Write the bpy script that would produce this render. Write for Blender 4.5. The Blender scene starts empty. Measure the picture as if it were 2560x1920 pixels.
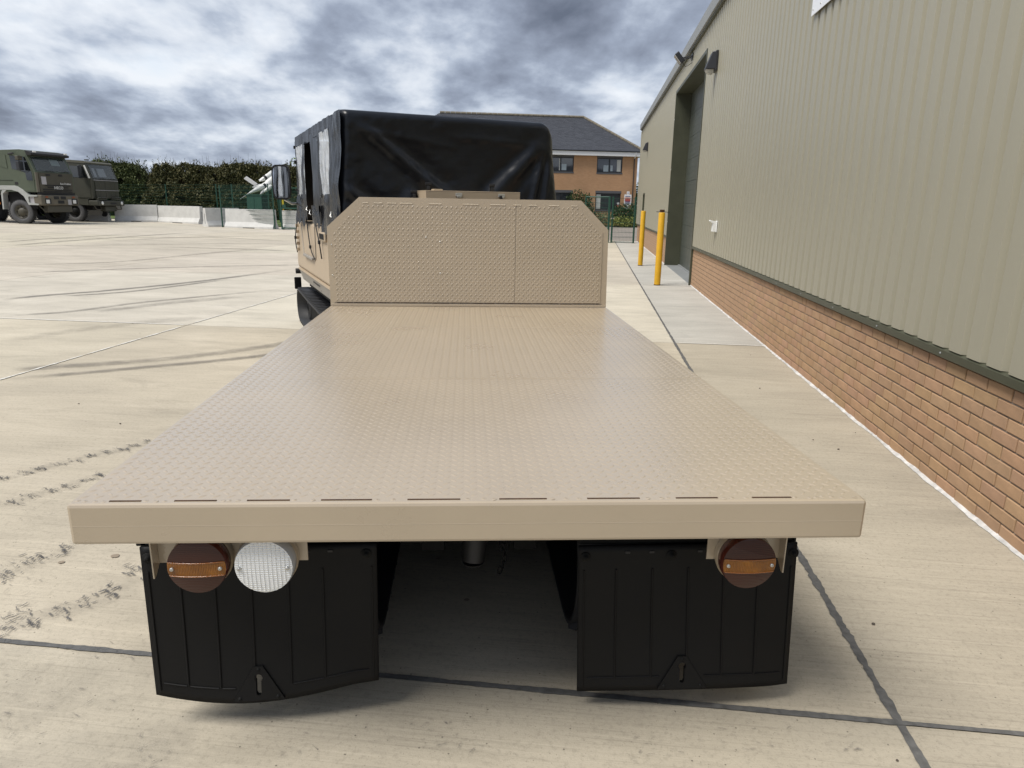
import bpy, bmesh, math, random
from mathutils import Vector, Matrix, noise as mnoise

random.seed(7)
SC = bpy.context.scene
COL = SC.collection
R = math.radians
WA = R(10.293)                                  # the hangar wall runs 10.3 degrees off the flatbed's axis
WD = Vector((math.sin(WA), math.cos(WA), 0))    # along the wall
WN = Vector((math.cos(WA), -math.sin(WA), 0))   # into the wall

# ------------------------------------------------------------------ camera, light, sky
cam_d = bpy.data.cameras.new('camera')
cam = bpy.data.objects.new('camera', cam_d)
COL.objects.link(cam)
SC.camera = cam
PSI, PIT, ROLL, HC = R(3.943), R(14.629), R(0.905), 1.6
fw = Vector((math.sin(PSI) * math.cos(PIT), math.cos(PSI) * math.cos(PIT), -math.sin(PIT)))
rt = Vector((math.cos(PSI), -math.sin(PSI), 0))
up = rt.cross(fw)
r2 = rt * math.cos(ROLL) + up * math.sin(ROLL)
u2 = up * math.cos(ROLL) - rt * math.sin(ROLL)
M = Matrix((r2, u2, -fw)).transposed().to_4x4()
M.translation = (0, 0, HC)
cam.matrix_world = M
cam_d.sensor_width = 36
cam_d.lens = 36 * 1717 / 2560
cam_d.clip_start = 0.05
cam_d.clip_end = 3000

SUN_AZ, SUN_EL = R(242), R(58)                  # compass bearing the light comes from, height
sun_d = bpy.data.lights.new('sun', 'SUN')
sun_d.energy = 2.6
sun_d.angle = R(28.0)
sun_d.color = (1.0, 0.955, 0.89)
sun = bpy.data.objects.new('sun', sun_d)
COL.objects.link(sun)
sdir = Vector((math.sin(SUN_AZ) * math.cos(SUN_EL), math.cos(SUN_AZ) * math.cos(SUN_EL), math.sin(SUN_EL)))
sun.rotation_euler = sdir.to_track_quat('Z', 'Y').to_euler()
sun.location = sdir * 60

world = bpy.data.worlds.new('World')
SC.world = world
world.use_nodes = True
wt = world.node_tree
wt.nodes.clear()


def N(t, kind, **kw):
    n = t.nodes.new(kind)
    for k, v in kw.items():
        if k in n.bl_rna.properties:
            setattr(n, k, v)
        else:
            n.inputs[k].default_value = v
    return n


def MATH(t, op, a, b=None, clamp=False):
    n = t.nodes.new('ShaderNodeMath')
    n.operation = op
    n.use_clamp = clamp
    for i, v in enumerate((a, b)):
        if v is None:
            continue
        if isinstance(v, (int, float)):
            n.inputs[i].default_value = v
        else:
            t.links.new(v, n.inputs[i])
    return n.outputs[0]


def RAMP(t, fac, stops):
    n = t.nodes.new('ShaderNodeValToRGB')
    els = n.color_ramp.elements
    while len(els) < len(stops):
        els.new(0.5)
    for e, (p, c) in zip(els, stops):
        e.position = p
        e.color = (*c, 1) if len(c) == 3 else c
    t.links.new(fac, n.inputs[0])
    return n.outputs[0]


CLOUD_AT = (3.1, 1.7, 0.0)


def build_sky():
    t, L = wt, wt.links
    sky = N(t, 'ShaderNodeTexSky', sky_type='NISHITA', sun_disc=False)
    sky.sun_elevation = SUN_EL
    sky.sun_rotation = SUN_AZ
    bg1 = N(t, 'ShaderNodeBackground', Strength=0.11)
    L.new(sky.outputs[0], bg1.inputs[0])
    tc = N(t, 'ShaderNodeTexCoord')
    sep = N(t, 'ShaderNodeSeparateXYZ')
    L.new(tc.outputs['Generated'], sep.inputs[0])
    el = MATH(t, 'MAXIMUM', sep.outputs[2], 0.0)

    def field(dz):
        # cloud deck seen in perspective; dz looks a little higher up the sky
        zz = MATH(t, 'ADD', el, 0.24 + dz)
        com = N(t, 'ShaderNodeCombineXYZ')
        L.new(MATH(t, 'DIVIDE', sep.outputs[0], zz), com.inputs[0])
        L.new(MATH(t, 'DIVIDE', sep.outputs[1], zz), com.inputs[1])
        mp = N(t, 'ShaderNodeMapping', Location=CLOUD_AT, Rotation=(0, 0, R(-8)), Scale=(1.15, 0.80, 1.0))
        L.new(com.outputs[0], mp.inputs[0])
        out = None
        for sc, de, ro, di, w in ((1.0, 2.0, 0.5, 0.2, 0.42), (3.2, 9.0, 0.545, 0.08, 0.58)):
            n = N(t, 'ShaderNodeTexNoise', Scale=sc, Detail=de, Roughness=ro, Distortion=di)
            L.new(mp.outputs[0], n.inputs[0])
            o = MATH(t, 'MULTIPLY', n.outputs[0], w)
            out = o if out is None else MATH(t, 'ADD', out, o)
        return out
    d0, d1 = field(0.0), field(0.010)
    # thick parts are dark below, their upper rims catch the light
    rim = MATH(t, 'MULTIPLY', MATH(t, 'SUBTRACT', d0, d1), 1.1)
    s = MATH(t, 'SUBTRACT', d0, rim)
    low = MATH(t, 'POWER', MATH(t, 'SUBTRACT', 1.0, el, True), 16.0)
    s = MATH(t, 'ADD', s, MATH(t, 'MULTIPLY', low, -0.035))
    c = RAMP(t, s, [(0.345, (0.56, 0.585, 0.62)), (0.42, (0.445, 0.48, 0.535)), (0.475, (0.315, 0.355, 0.425)),
                    (0.53, (0.22, 0.252, 0.318)), (0.61, (0.145, 0.166, 0.215)), (0.70, (0.085, 0.10, 0.135))])
    bg2 = N(t, 'ShaderNodeBackground', Strength=1.0)
    L.new(c, bg2.inputs[0])
    cov = RAMP(t, d0, [(0.30, (0.80,) * 3), (0.40, (0.97,) * 3)])
    mx = N(t, 'ShaderNodeMixShader')
    L.new(cov, mx.inputs[0]); L.new(bg1.outputs[0], mx.inputs[1]); L.new(bg2.outputs[0], mx.inputs[2])
    out = N(t, 'ShaderNodeOutputWorld')
    L.new(mx.outputs[0], out.inputs[0])


build_sky()
SC.view_settings.view_transform = 'Standard'
SC.view_settings.look = 'None'
SC.view_settings.exposure = 0.66
SC.view_settings.gamma = 1.0
SC.view_settings.use_curve_mapping = False
SC.cycles.max_bounces = 6
SC.cycles.transparent_max_bounces = 12


# ------------------------------------------------------------------ helpers
class MB:
    """collects faces; build() links them as one mesh object"""

    def __init__(self):
        self.v, self.f, self.mi, self.sm = [], [], [], []

    def add(self, vs, fs, mi=0, smooth=False):
        o = len(self.v)
        self.v += [tuple(p) for p in vs]
        for q in fs:
            self.f.append([o + i for i in q]); self.mi.append(mi); self.sm.append(smooth)

    def box(self, x0, x1, y0, y1, z0, z1, mi=0):
        vs = [(x, y, z) for z in (z0, z1) for y in (y0, y1) for x in (x0, x1)]
        self.add(vs, [(0, 2, 3, 1), (4, 5, 7, 6), (0, 1, 5, 4), (2, 6, 7, 3), (0, 4, 6, 2), (1, 3, 7, 5)], mi)

    def obox(self, c, ax, ay, az, mi=0):
        c, ax, ay, az = Vector(c), Vector(ax), Vector(ay), Vector(az)
        vs = [c + ax * i + ay * j + az * k for k in (-1, 1) for j in (-1, 1) for i in (-1, 1)]
        self.add(vs, [(0, 2, 3, 1), (4, 5, 7, 6), (0, 1, 5, 4), (2, 6, 7, 3), (0, 4, 6, 2), (1, 3, 7, 5)], mi)

    def prism(self, poly, d, mi=0, smooth=False):
        """poly: 3D points of a planar outline, d: extrusion vector"""
        d = Vector(d); n = len(poly)
        vs = [Vector(p) for p in poly] + [Vector(p) + d for p in poly]
        self.add(vs, [list(range(n))[::-1], list(range(n, 2 * n))], mi)
        self.add(vs, [(i, (i + 1) % n, n + (i + 1) % n, n + i) for i in range(n)], mi, smooth)

    def tube(self, pts, r, seg=8, mi=0, cap=True):
        pts = [Vector(p) for p in pts]
        rs = r if isinstance(r, (list, tuple)) else [r] * len(pts)
        vs = []
        prev = None
        for i, p in enumerate(pts):
            t = (pts[min(i + 1, len(pts) - 1)] - pts[max(i - 1, 0)]).normalized()
            if prev is None:
                a = Vector((0, 0, 1)) if abs(t.z) < 0.9 else Vector((1, 0, 0))
                u = t.cross(a).normalized()
            else:
                u = (prev - t * prev.dot(t)).normalized()
            prev = u
            w = t.cross(u)
            for k in range(seg):
                an = 2 * math.pi * k / seg
                vs.append(p + (u * math.cos(an) + w * math.sin(an)) * rs[i])
        fs = [(i * seg + k, i * seg + (k + 1) % seg, (i + 1) * seg + (k + 1) % seg, (i + 1) * seg + k)
              for i in range(len(pts) - 1) for k in range(seg)]
        self.add(vs, fs, mi, True)
        if cap:
            n = len(pts)
            self.add(vs[:seg], [list(range(seg))[::-1]], mi)
            self.add(vs[(n - 1) * seg:], [list(range(seg))], mi)

    def lathe(self, prof, c, axis, seg=32, mi=0, smooth=True):
        """prof: (radius, height along axis)"""
        c, w = Vector(c), Vector(axis).normalized()
        a = Vector((0, 0, 1)) if abs(w.z) < 0.9 else Vector((1, 0, 0))
        u = w.cross(a).normalized(); v = w.cross(u)
        vs = []
        for r, h in prof:
            for k in range(seg):
                an = 2 * math.pi * k / seg
                vs.append(c + w * h + (u * math.cos(an) + v * math.sin(an)) * r)
        fs = [(i * seg + k, i * seg + (k + 1) % seg, (i + 1) * seg + (k + 1) % seg, (i + 1) * seg + k)
              for i in range(len(prof) - 1) for k in range(seg)]
        self.add(vs, fs, mi, smooth)

    def grid(self, fn, nu, nv, mi=0, smooth=True):
        vs = [fn(i / nu, j / nv) for j in range(nv + 1) for i in range(nu + 1)]
        w = nu + 1
        fs = [(j * w + i, j * w + i + 1, (j + 1) * w + i + 1, (j + 1) * w + i) for j in range(nv) for i in range(nu)]
        self.add(vs, fs, mi, smooth)

    recalc = True

    def mesh(self, name, mats):
        me = bpy.data.meshes.new(name)
        me.from_pydata(self.v, [], self.f)
        for m in (mats if isinstance(mats, (list, tuple)) else [mats]):
            me.materials.append(m)
        me.polygons.foreach_set('material_index', self.mi)
        me.polygons.foreach_set('use_smooth', self.sm)
        if self.recalc:
            bm = bmesh.new(); bm.from_mesh(me)
            bmesh.ops.recalc_face_normals(bm, faces=bm.faces)
            bm.to_mesh(me); bm.free()
        me.update()
        return me

    def build(self, name, mats, parent=None, bevel=0.0, loc=None, rotz=0.0, **tags):
        return link(name, self.mesh(name, mats), parent, bevel, loc, rotz, **tags)


def link(name, me, parent=None, bevel=0.0, loc=None, rotz=0.0, **tags):
    o = bpy.data.objects.new(name, me)
    COL.objects.link(o)
    if parent is not None:
        o.parent = parent
    if loc is not None:
        o.location = loc
    if rotz:
        o.rotation_euler.z = rotz
    if bevel:
        b = o.modifiers.new('edge', 'BEVEL')
        b.width = bevel; b.segments = 2; b.limit_method = 'ANGLE'; b.angle_limit = R(40)
    tag(o, **tags)
    return o


def tag(o, **kw):
    for k, v in kw.items():
        if v is not None:
            o[k] = v


def thing(name, label, category, loc=(0, 0, 0), rotz=0.0, group=None):
    o = bpy.data.objects.new(name, None)
    COL.objects.link(o)
    o.empty_display_size = 0.2
    o.location = loc
    o.rotation_euler = (0, 0, rotz)
    tag(o, label=label, category=category, group=group)
    return o


def copy_tree(o, parent=None):
    c = o.copy(); COL.objects.link(c)
    c.parent = parent
    for ch in list(o.children):
        copy_tree(ch, c)
    return c


def mat(name, col, rough=0.6, metal=0.0, var=0.0, vscale=3.0, bump=0.0, bscale=40.0, bdist=0.004, spec=0.5,
        alpha=1.0, coat=0.0, objcol=False, dirt=None, coords='Object'):
    m = bpy.data.materials.new(name)
    m.use_nodes = True
    t = m.node_tree; L = t.links
    b = t.nodes['Principled BSDF']
    b.inputs['Roughness'].default_value = rough
    b.inputs['Metallic'].default_value = metal
    b.inputs['Specular IOR Level'].default_value = spec
    b.inputs['Alpha'].default_value = alpha
    b.inputs['Coat Weight'].default_value = coat
    tc = N(t, 'ShaderNodeTexCoord')
    src = tc.outputs[coords]
    cout = None
    if var:
        n = N(t, 'ShaderNodeTexNoise', Scale=vscale, Detail=6.0, Roughness=0.62)
        L.new(src, n.inputs[0])
        lo = tuple(max(0, c * (1 - var)) for c in col); hi = tuple(min(1, c * (1 + var)) for c in col)
        cout = RAMP(t, n.outputs[0], [(0.3, lo), (0.7, hi)])
        rr = MATH(t, 'ADD', MATH(t, 'MULTIPLY', n.outputs[0], 0.25), rough - 0.125)
        L.new(rr, b.inputs['Roughness'])
    if dirt:
        n = N(t, 'ShaderNodeTexNoise', Scale=dirt[1], Detail=8.0, Roughness=0.7, Distortion=0.6)
        L.new(src, n.inputs[0])
        f = RAMP(t, n.outputs[0], [(dirt[2], (0, 0, 0)), (dirt[2] + 0.18, (dirt[3],) * 3)])
        mx = N(t, 'ShaderNodeMix', data_type='RGBA')
        L.new(f, mx.inputs[0])
        if cout is not None:
            L.new(cout, mx.inputs[6])
        else:
            mx.inputs[6].default_value = (*col, 1)
        mx.inputs[7].default_value = (*dirt[0], 1)
        cout = mx.outputs[2]
    if objcol:
        oi = N(t, 'ShaderNodeObjectInfo')
        mx = N(t, 'ShaderNodeMix', data_type='RGBA', blend_type='MULTIPLY')
        mx.inputs[0].default_value = 1.0
        if cout is not None:
            L.new(cout, mx.inputs[6])
        else:
            mx.inputs[6].default_value = (*col, 1)
        L.new(oi.outputs['Color'], mx.inputs[7])
        cout = mx.outputs[2]
    if cout is not None:
        L.new(cout, b.inputs['Base Color'])
    else:
        b.inputs['Base Color'].default_value = (*col, 1)
    if bump:
        n = N(t, 'ShaderNodeTexNoise', Scale=bscale, Detail=5.0, Roughness=0.6)
        L.new(src, n.inputs[0])
        bp = N(t, 'ShaderNodeBump', Strength=bump, Distance=bdist)
        L.new(n.outputs[0], bp.inputs['Height'])
        L.new(bp.outputs[0], b.inputs['Normal'])
    return m


SAND = (0.41, 0.332, 0.232)
m_sand = mat('sand paint', SAND, 0.30, var=0.05, vscale=2.2, bump=0.10, bscale=120, bdist=0.001, spec=0.8, coat=0.9)
m_sand.node_tree.nodes['Principled BSDF'].inputs['Coat IOR'].default_value = 1.7
m_sand.node_tree.nodes['Principled BSDF'].inputs['Coat Roughness'].default_value = 0.22
m_sandm = mat('sand paint on cab', (0.42, 0.335, 0.235), 0.5, var=0.05, vscale=1.5, bump=0.08, bscale=60, bdist=0.001)
m_weld = mat('painted weld', (0.50, 0.43, 0.33), 0.45, bump=0.5, bscale=90, bdist=0.002)
m_rust = mat('rusty gap', (0.055, 0.026, 0.012), 0.9, var=0.4, vscale=60)
m_black = mat('black canvas', (0.0075, 0.009, 0.0125), 0.30, bump=0.05, bscale=9, bdist=0.02, spec=0.32)
m_blackm = mat('matt black webbing', (0.012, 0.012, 0.012), 0.7)
m_rubber = mat('black rubber', (0.016, 0.016, 0.017), 0.62, var=0.3, vscale=14, bump=0.3, bscale=60, bdist=0.003)
m_pad = mat('pale rubber pad', (0.030, 0.030, 0.032), 0.55, var=0.3, vscale=14, bump=0.2, bscale=40, bdist=0.003)  # lighter than the belt rubber, so the pads stand out
m_flap = mat('black flap plastic', (0.0045, 0.0045, 0.0047), 0.55, spec=0.22, var=0.15, vscale=8, bump=0.1, bscale=30, bdist=0.002,
             dirt=((0.02, 0.019, 0.017), 5.0, 0.62, 0.25))
m_steel = mat('dark underframe', (0.008, 0.008, 0.0075), 0.7, var=0.3, vscale=10, spec=0.2)
m_zinc = mat('zinc screw', (0.55, 0.55, 0.53), 0.35, metal=0.8)
m_grey = mat('grey hull', (0.27, 0.25, 0.22), 0.6, var=0.1, vscale=6)
m_mirror = mat('mirror glass', (0.75, 0.76, 0.78), 0.03, metal=1.0)


# ------------------------------------------------------------------ ground
def P(s, n, z=0.0):
    return WD * s + WN * n + Vector((0, 0, z))


def gz(n):
    return 0.0115 * max(0.0, -n - 11.55)


def gzp(x, y):
    return gz(x * WN.x + y * WN.y)


def concrete_material(name):
    m = bpy.data.materials.new(name); m.use_nodes = True
    t = m.node_tree; L = t.links; b = t.nodes['Principled BSDF']
    geo = N(t, 'ShaderNodeNewGeometry')
    rot = N(t, 'ShaderNodeVectorRotate', rotation_type='Z_AXIS', Angle=WA)
    L.new(geo.outputs['Position'], rot.inputs[0])
    p = rot.outputs[0]

    def noise(scale, sx, sy, det=5, rough=0.6, dist=0.0):
        mp = N(t, 'ShaderNodeMapping', Scale=(sx, sy, 1.0)); L.new(p, mp.inputs[0])
        n = N(t, 'ShaderNodeTexNoise', Scale=scale, Detail=det, Roughness=rough, Distortion=dist)
        L.new(mp.outputs[0], n.inputs[0]); return n.outputs[0]
    big = noise(0.35, 1, 1, 4)
    mid = noise(1.1, 0.7, 1.6, 8, 0.65, 0.4)
    brush = noise(1.0, 1.3, 75.0, 4, 0.7)
    brush2 = noise(1.0, 0.35, 16.0, 5, 0.7)
    brush3 = noise(1.0, 0.8, 48.0, 3, 0.6)
    agg = noise(46, 1, 1, 4, 0.75)
    grime = noise(1.6, 0.55, 1.5, 9, 0.72, 0.8)
    fine = noise(160, 1, 1, 3, 0.7)
    c = RAMP(t, mid, [(0.28, (0.43, 0.392, 0.322)), (0.52, (0.50, 0.455, 0.372)), (0.74, (0.56, 0.512, 0.425))])

    def mul(c, fac, lo, hi, a, bb):
        f = RAMP(t, fac, [(lo, (a,) * 3), (hi, (bb,) * 3)])
        mx = N(t, 'ShaderNodeMix', data_type='RGBA', blend_type='MULTIPLY'); mx.inputs[0].default_value = 1
        L.new(c, mx.inputs[6]); L.new(f, mx.inputs[7]); return mx.outputs[2]
    c = mul(c, big, 0.3, 0.7, 0.90, 1.10)
    c = mul(c, brush2, 0.30, 0.62, 0.955, 1.02)
    c = mul(c, brush, 0.36, 0.46, 0.86, 1.0)
    c = mul(c, brush3, 0.55, 0.72, 1.0, 1.12)
    c = mul(c, agg, 0.34, 0.50, 0.86, 1.03)
    c = mul(c, grime, 0.52, 0.72, 1.0, 0.80)
    c = mul(c, fine, 0.28, 0.46, 0.84, 1.0)
    # pits and black specks
    for sc_, r0, r1, dk in ((22.0, 0.045, 0.085, 0.40), (58.0, 0.06, 0.14, 0.66)):
        vo = N(t, 'ShaderNodeTexVoronoi', Scale=sc_, Randomness=1.0); L.new(p, vo.inputs[0])
        c = mul(c, vo.outputs['Distance'], r0, r1, dk, 1.0)
    oi = N(t, 'ShaderNodeObjectInfo')
    mx = N(t, 'ShaderNodeMix', data_type='RGBA', blend_type='MULTIPLY'); mx.inputs[0].default_value = 1
    L.new(c, mx.inputs[6]); L.new(oi.outputs['Color'], mx.inputs[7])
    L.new(mx.outputs[2], b.inputs['Base Color'])
    b.inputs['Roughness'].default_value = 0.82
    b.inputs['Specular IOR Level'].default_value = 0.3
    h = MATH(t, 'ADD', MATH(t, 'MULTIPLY', brush, 0.7), MATH(t, 'MULTIPLY', fine, 0.5))
    bp = N(t, 'ShaderNodeBump', Strength=0.45, Distance=0.004)
    L.new(h, bp.inputs['Height']); L.new(bp.outputs[0], b.inputs['Normal'])
    return m


m_conc = concrete_material('yard concrete')
m_earth = mat('far ground', (0.13, 0.12, 0.085), 0.95, var=0.3, vscale=0.05)
m_seal = mat('joint sealant', (0.105, 0.104, 0.100), 0.75, var=0.35, vscale=25, bump=0.6, bscale=50, bdist=0.004)
m_pale = mat('chalky joint edge', (0.62, 0.60, 0.55), 0.9, var=0.15, vscale=20)
m_grass = mat('mown grass', (0.075, 0.115, 0.022), 0.95, var=0.45, vscale=1.3, bump=0.8, bscale=20, bdist=0.05)
m_road = mat('road surface', (0.225, 0.195, 0.165), 0.9, var=0.22, vscale=0.5)

g = MB()
g.box(-900, 900, -300, 1500, -0.45, -0.25)
tag(g.build('ground', m_earth), kind='structure')

yard = MB()
yard.add([P(-14, 2.3, -0.03), P(34.6, 2.3, -0.03), P(34.6, -5.25, -0.03), P(53, -5.25, -0.03), P(53, -11.55, -0.03), P(-14, -11.55, -0.03)],
         [(0, 1, 2, 3, 4, 5)])
yard.add([P(-14, -11.55, -0.03), P(53, -11.55, -0.03), P(53, -62, gz(-62) - 0.03), P(-14, -62, gz(-62) - 0.03)], [(0, 1, 2, 3)])
yard = yard.build('concrete_yard', m_seal)
tag(yard, kind='structure')

NB = [2.117, 1.05, -5.25, -11.55, -17.85, -24.15, -30.45, -36.75, -43.05, -49.35, -55.65, -61.95]
SB = [-10.8, -4.4, 2.0, 8.4, 14.8, 21.2, 27.6, 34.0, 40.4, 46.8, 53.2]
rs = random.Random(3)
for i in range(len(NB) - 1):
    for j in range(len(SB) - 1):
        n1, n0 = NB[i], NB[i + 1]; s0, s1 = SB[j], SB[j + 1]
        if n1 > -5 and s0 > 33:
            continue
        ga, gb = 0.007, 0.007
        if i == 0:
            ga = -0.0
        m = MB()
        cx, cy = (s0 + s1) / 2, (n0 + n1) / 2
        q = []
        for (s, n) in ((s0 + gb, n1 - ga), (s1 - gb, n1 - ga), (s1 - gb, n0 + 0.010), (s0 + gb, n0 + 0.010)):
            q.append((s, n))
        top = [P(s, n, gz(n)) for s, n in q]; bot = [P(s, n, gz(n) - 0.05) for s, n in q]
        m.add(top + bot, [(0, 1, 2, 3), (0, 4, 5, 1), (1, 5, 6, 2), (2, 6, 7, 3), (3, 7, 4, 0)])
        k = rs.uniform(0.90, 1.0)
        c = (k, k * rs.uniform(0.985, 1.005), k * rs.uniform(0.96, 1.01))
        if i == 0 and s0 > 8:                      # newer, greyer apron beside the hangar
            c = (0.88, 0.93, 1.02)
        if i == 0 and s0 < 8:
            c = (0.80, 0.785, 0.755)
        if i > 0 and s0 < 0:
            c = (0.86, 0.845, 0.81)
        if i == 1 and s0 == 8.4:
            c = (1.06, 1.07, 1.07)
        if i == 1 and s0 == 2.0:
            c = (0.92, 0.895, 0.85)
        if i == 2 and s0 == 2.0:
            c = (0.98, 0.965, 0.92)
        if i == 2 and s0 == 8.4:
            c = (1.02, 1.03, 1.05)
        o = m.build('slab', m_conc, yard)
        o.color = (*c, 1)


def ribbon(pts, w, z, jit, seglen, rnd):
    """uneven flat strip along ground points"""
    out = []
    for a, b in zip(pts[:-1], pts[1:]):
        a, b = Vector(a), Vector(b)
        n = max(1, int((b - a).length / seglen))
        for k in range(n):
            out.append(a + (b - a) * k / n)
    out.append(Vector(pts[-1]))
    m = MB(); vs = []
    for i, p in enumerate(out):
        t = (out[min(i + 1, len(out) - 1)] - out[max(i - 1, 0)]).normalized()
        s = Vector((t.y, -t.x, 0))
        j = lambda: (mnoise.noise((p.x * 9, p.y * 9, 0.3)) * 0.7 + mnoise.noise((p.x * 40, p.y * 40, 5)) * .6 + rnd.uniform(-0.3, 0.3)) * jit
        zz = gzp(p.x, p.y) + z
        a = p + s * (w / 2 + j()); b = p - s * (w / 2 + j())
        vs += [(a.x, a.y, zz), (b.x, b.y, zz)]
    m.add(vs, [(2 * i, 2 * i + 1, 2 * i + 3, 2 * i + 2) for i in range(len(out) - 1)])
    return m


rj = random.Random(5)
for iz, (a, b, w, jit, mm) in enumerate((
        (P(-3, 1.0515), P(1.99, 1.0515), 0.028, 0.004, m_seal), (P(1.98, 1.0515), P(9.0, 1.0515), 0.031, 0.010, m_seal),
        (P(8.98, 1.0515), P(33.5, 1.0515), 0.028, 0.006, m_seal),
        (P(2.0, -11), P(2.0, -5.3), 0.02, 0.006, m_seal), (P(2.0, -5.2), P(2.0, 1.055), 0.024, 0.004, m_seal),
        (P(2.0, 1.04), P(2.0, 2.1), 0.019, 0.002, m_seal),
        (P(8.4, -14), P(8.4, -5.3), 0.03, 0.014, m_pale), (P(3.0, -5.25), P(8.3, -5.25), 0.022, 0.014, m_pale),
        (P(8.5, -5.25), P(20.9, -5.25), 0.02, 0.016, m_pale), (P(8.4, 1.1), P(8.4, 2.1), 0.022, 0.006, m_pale),
        (P(14.8, 1.1), P(14.8, 2.1), 0.02, 0.006, m_seal))):
    ribbon([a, b], w, 0.003 + 0.0004 * iz, jit, 0.018 if (a - b).length < 9 else 0.06, rj).build('joint_seal', mm, yard)
# white mortar fillet where the yard meets the brickwork
mf = MB(); vs = []
rj = random.Random(9)
for (sa, sb) in ((1.0, 14.95), (20.3, 34.0)):
    vs = []
    n = int((sb - sa) / 0.03)
    for i in range(n + 1):
        s = sa + (sb - sa) * i / n
        w = 0.017 + 0.014 * mnoise.noise((s * 3.1, 0.3, 0)) + 0.010 * mnoise.noise((s * 14.0, 4.3, 0)) + rj.uniform(-0.002, 0.002)
        w = max(0.008, w)
        h = 0.010 + 0.007 * mnoise.noise((s * 9, 7, 0)) + rj.uniform(-0.001, 0.001)
        vs += [P(s, 2.113 - w, 0.003), P(s, 2.113 - w * 0.45, 0.006 + h * 0.7), P(s, 2.118, 0.006 + h)]
    mf.add(vs, [(3 * i + k, 3 * i + k + 1, 3 * i + k + 4, 3 * i + k + 3) for i in range(n) for k in (0, 1)])
mf.build('mortar_fillet', mat('white mortar', (0.55, 0.54, 0.52), 0.9, var=0.28, vscale=14, bump=0.5, bscale=80), yard)


def mark_material(name, col, scale, lo, hi, amax, streak=None, own=False):
    """a rubber stain: noise decides where it covers the concrete"""
    m = bpy.data.materials.new(name); m.use_nodes = True
    t = m.node_tree; L = t.links; b = t.nodes['Principled BSDF']
    b.inputs['Base Color'].default_value = (*col, 1); b.inputs['Roughness'].default_value = 0.9
    b.inputs['Specular IOR Level'].default_value = 0.2
    at = N(t, 'ShaderNodeVertexColor', layer_name='edge')
    tc = N(t, 'ShaderNodeTexCoord')
    geo = N(t, 'ShaderNodeNewGeometry')
    mp = N(t, 'ShaderNodeMapping', Scale=streak or (1, 1, 1), Rotation=(0, 0, WA))
    if own:
        oi = N(t, 'ShaderNodeObjectInfo'); va = N(t, 'ShaderNodeVectorMath', operation='ADD')
        sc_ = N(t, 'ShaderNodeVectorMath', operation='SCALE', Scale=40.0); cb_ = N(t, 'ShaderNodeCombineXYZ')
        for q_ in range(3):
            L.new(oi.outputs['Random'], cb_.inputs[q_])
        L.new(cb_.outputs[0], sc_.inputs[0]); L.new(sc_.outputs[0], va.inputs[0]); L.new(tc.outputs['Object'], va.inputs[1])
        L.new(va.outputs[0], mp.inputs[0]); mp.inputs['Rotation'].default_value = (0, 0, 0)
    else:
        L.new(geo.outputs['Position'], mp.inputs[0])
    n = N(t, 'ShaderNodeTexNoise', Scale=scale, Detail=7.0, Roughness=0.72, Distortion=0.4); L.new(mp.outputs[0], n.inputs[0])
    a = RAMP(t, MATH(t, 'ADD', n.outputs[0], MATH(t, 'MULTIPLY', MATH(t, 'SUBTRACT', at.outputs[0], 0.5), 0.55)), [(lo, (0, 0, 0)), (hi, (amax,) * 3)])
    a2 = MATH(t, 'MULTIPLY', a, at.outputs[0], True)
    L.new(a2, b.inputs['Alpha'])
    return m


m_skid = mark_material('tyre rubber stain', (0.12, 0.117, 0.115), 5.0, 0.28, 0.72, 0.48)
m_print = mark_material('track rubber print', (0.10, 0.098, 0.10), 60.0, 0.34, 0.60, 0.86, (1.0, 1.6, 1.0), True)


def edge_attr(me, vals):
    ca = me.color_attributes.new('edge', 'FLOAT_COLOR', 'POINT')
    for i, v in enumerate(vals):
        ca.data[i].color = (v, v, v, 1)


def spline(pts, n):
    out = []
    k = len(pts) - 1
    for i in range(n + 1):
        u = i / n * k
        j = min(int(u), k - 1); f = u - j
        p0 = Vector(pts[max(j - 1, 0)]); p1 = Vector(pts[j]); p2 = Vector(pts[j + 1]); p3 = Vector(pts[min(j + 2, k)])
        out.append(0.5 * (2 * p1 + (p2 - p0) * f + (2 * p0 - 5 * p1 + 4 * p2 - p3) * f * f + (3 * p1 - p0 - 3 * p2 + p3) * f ** 3))
    return out


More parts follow.
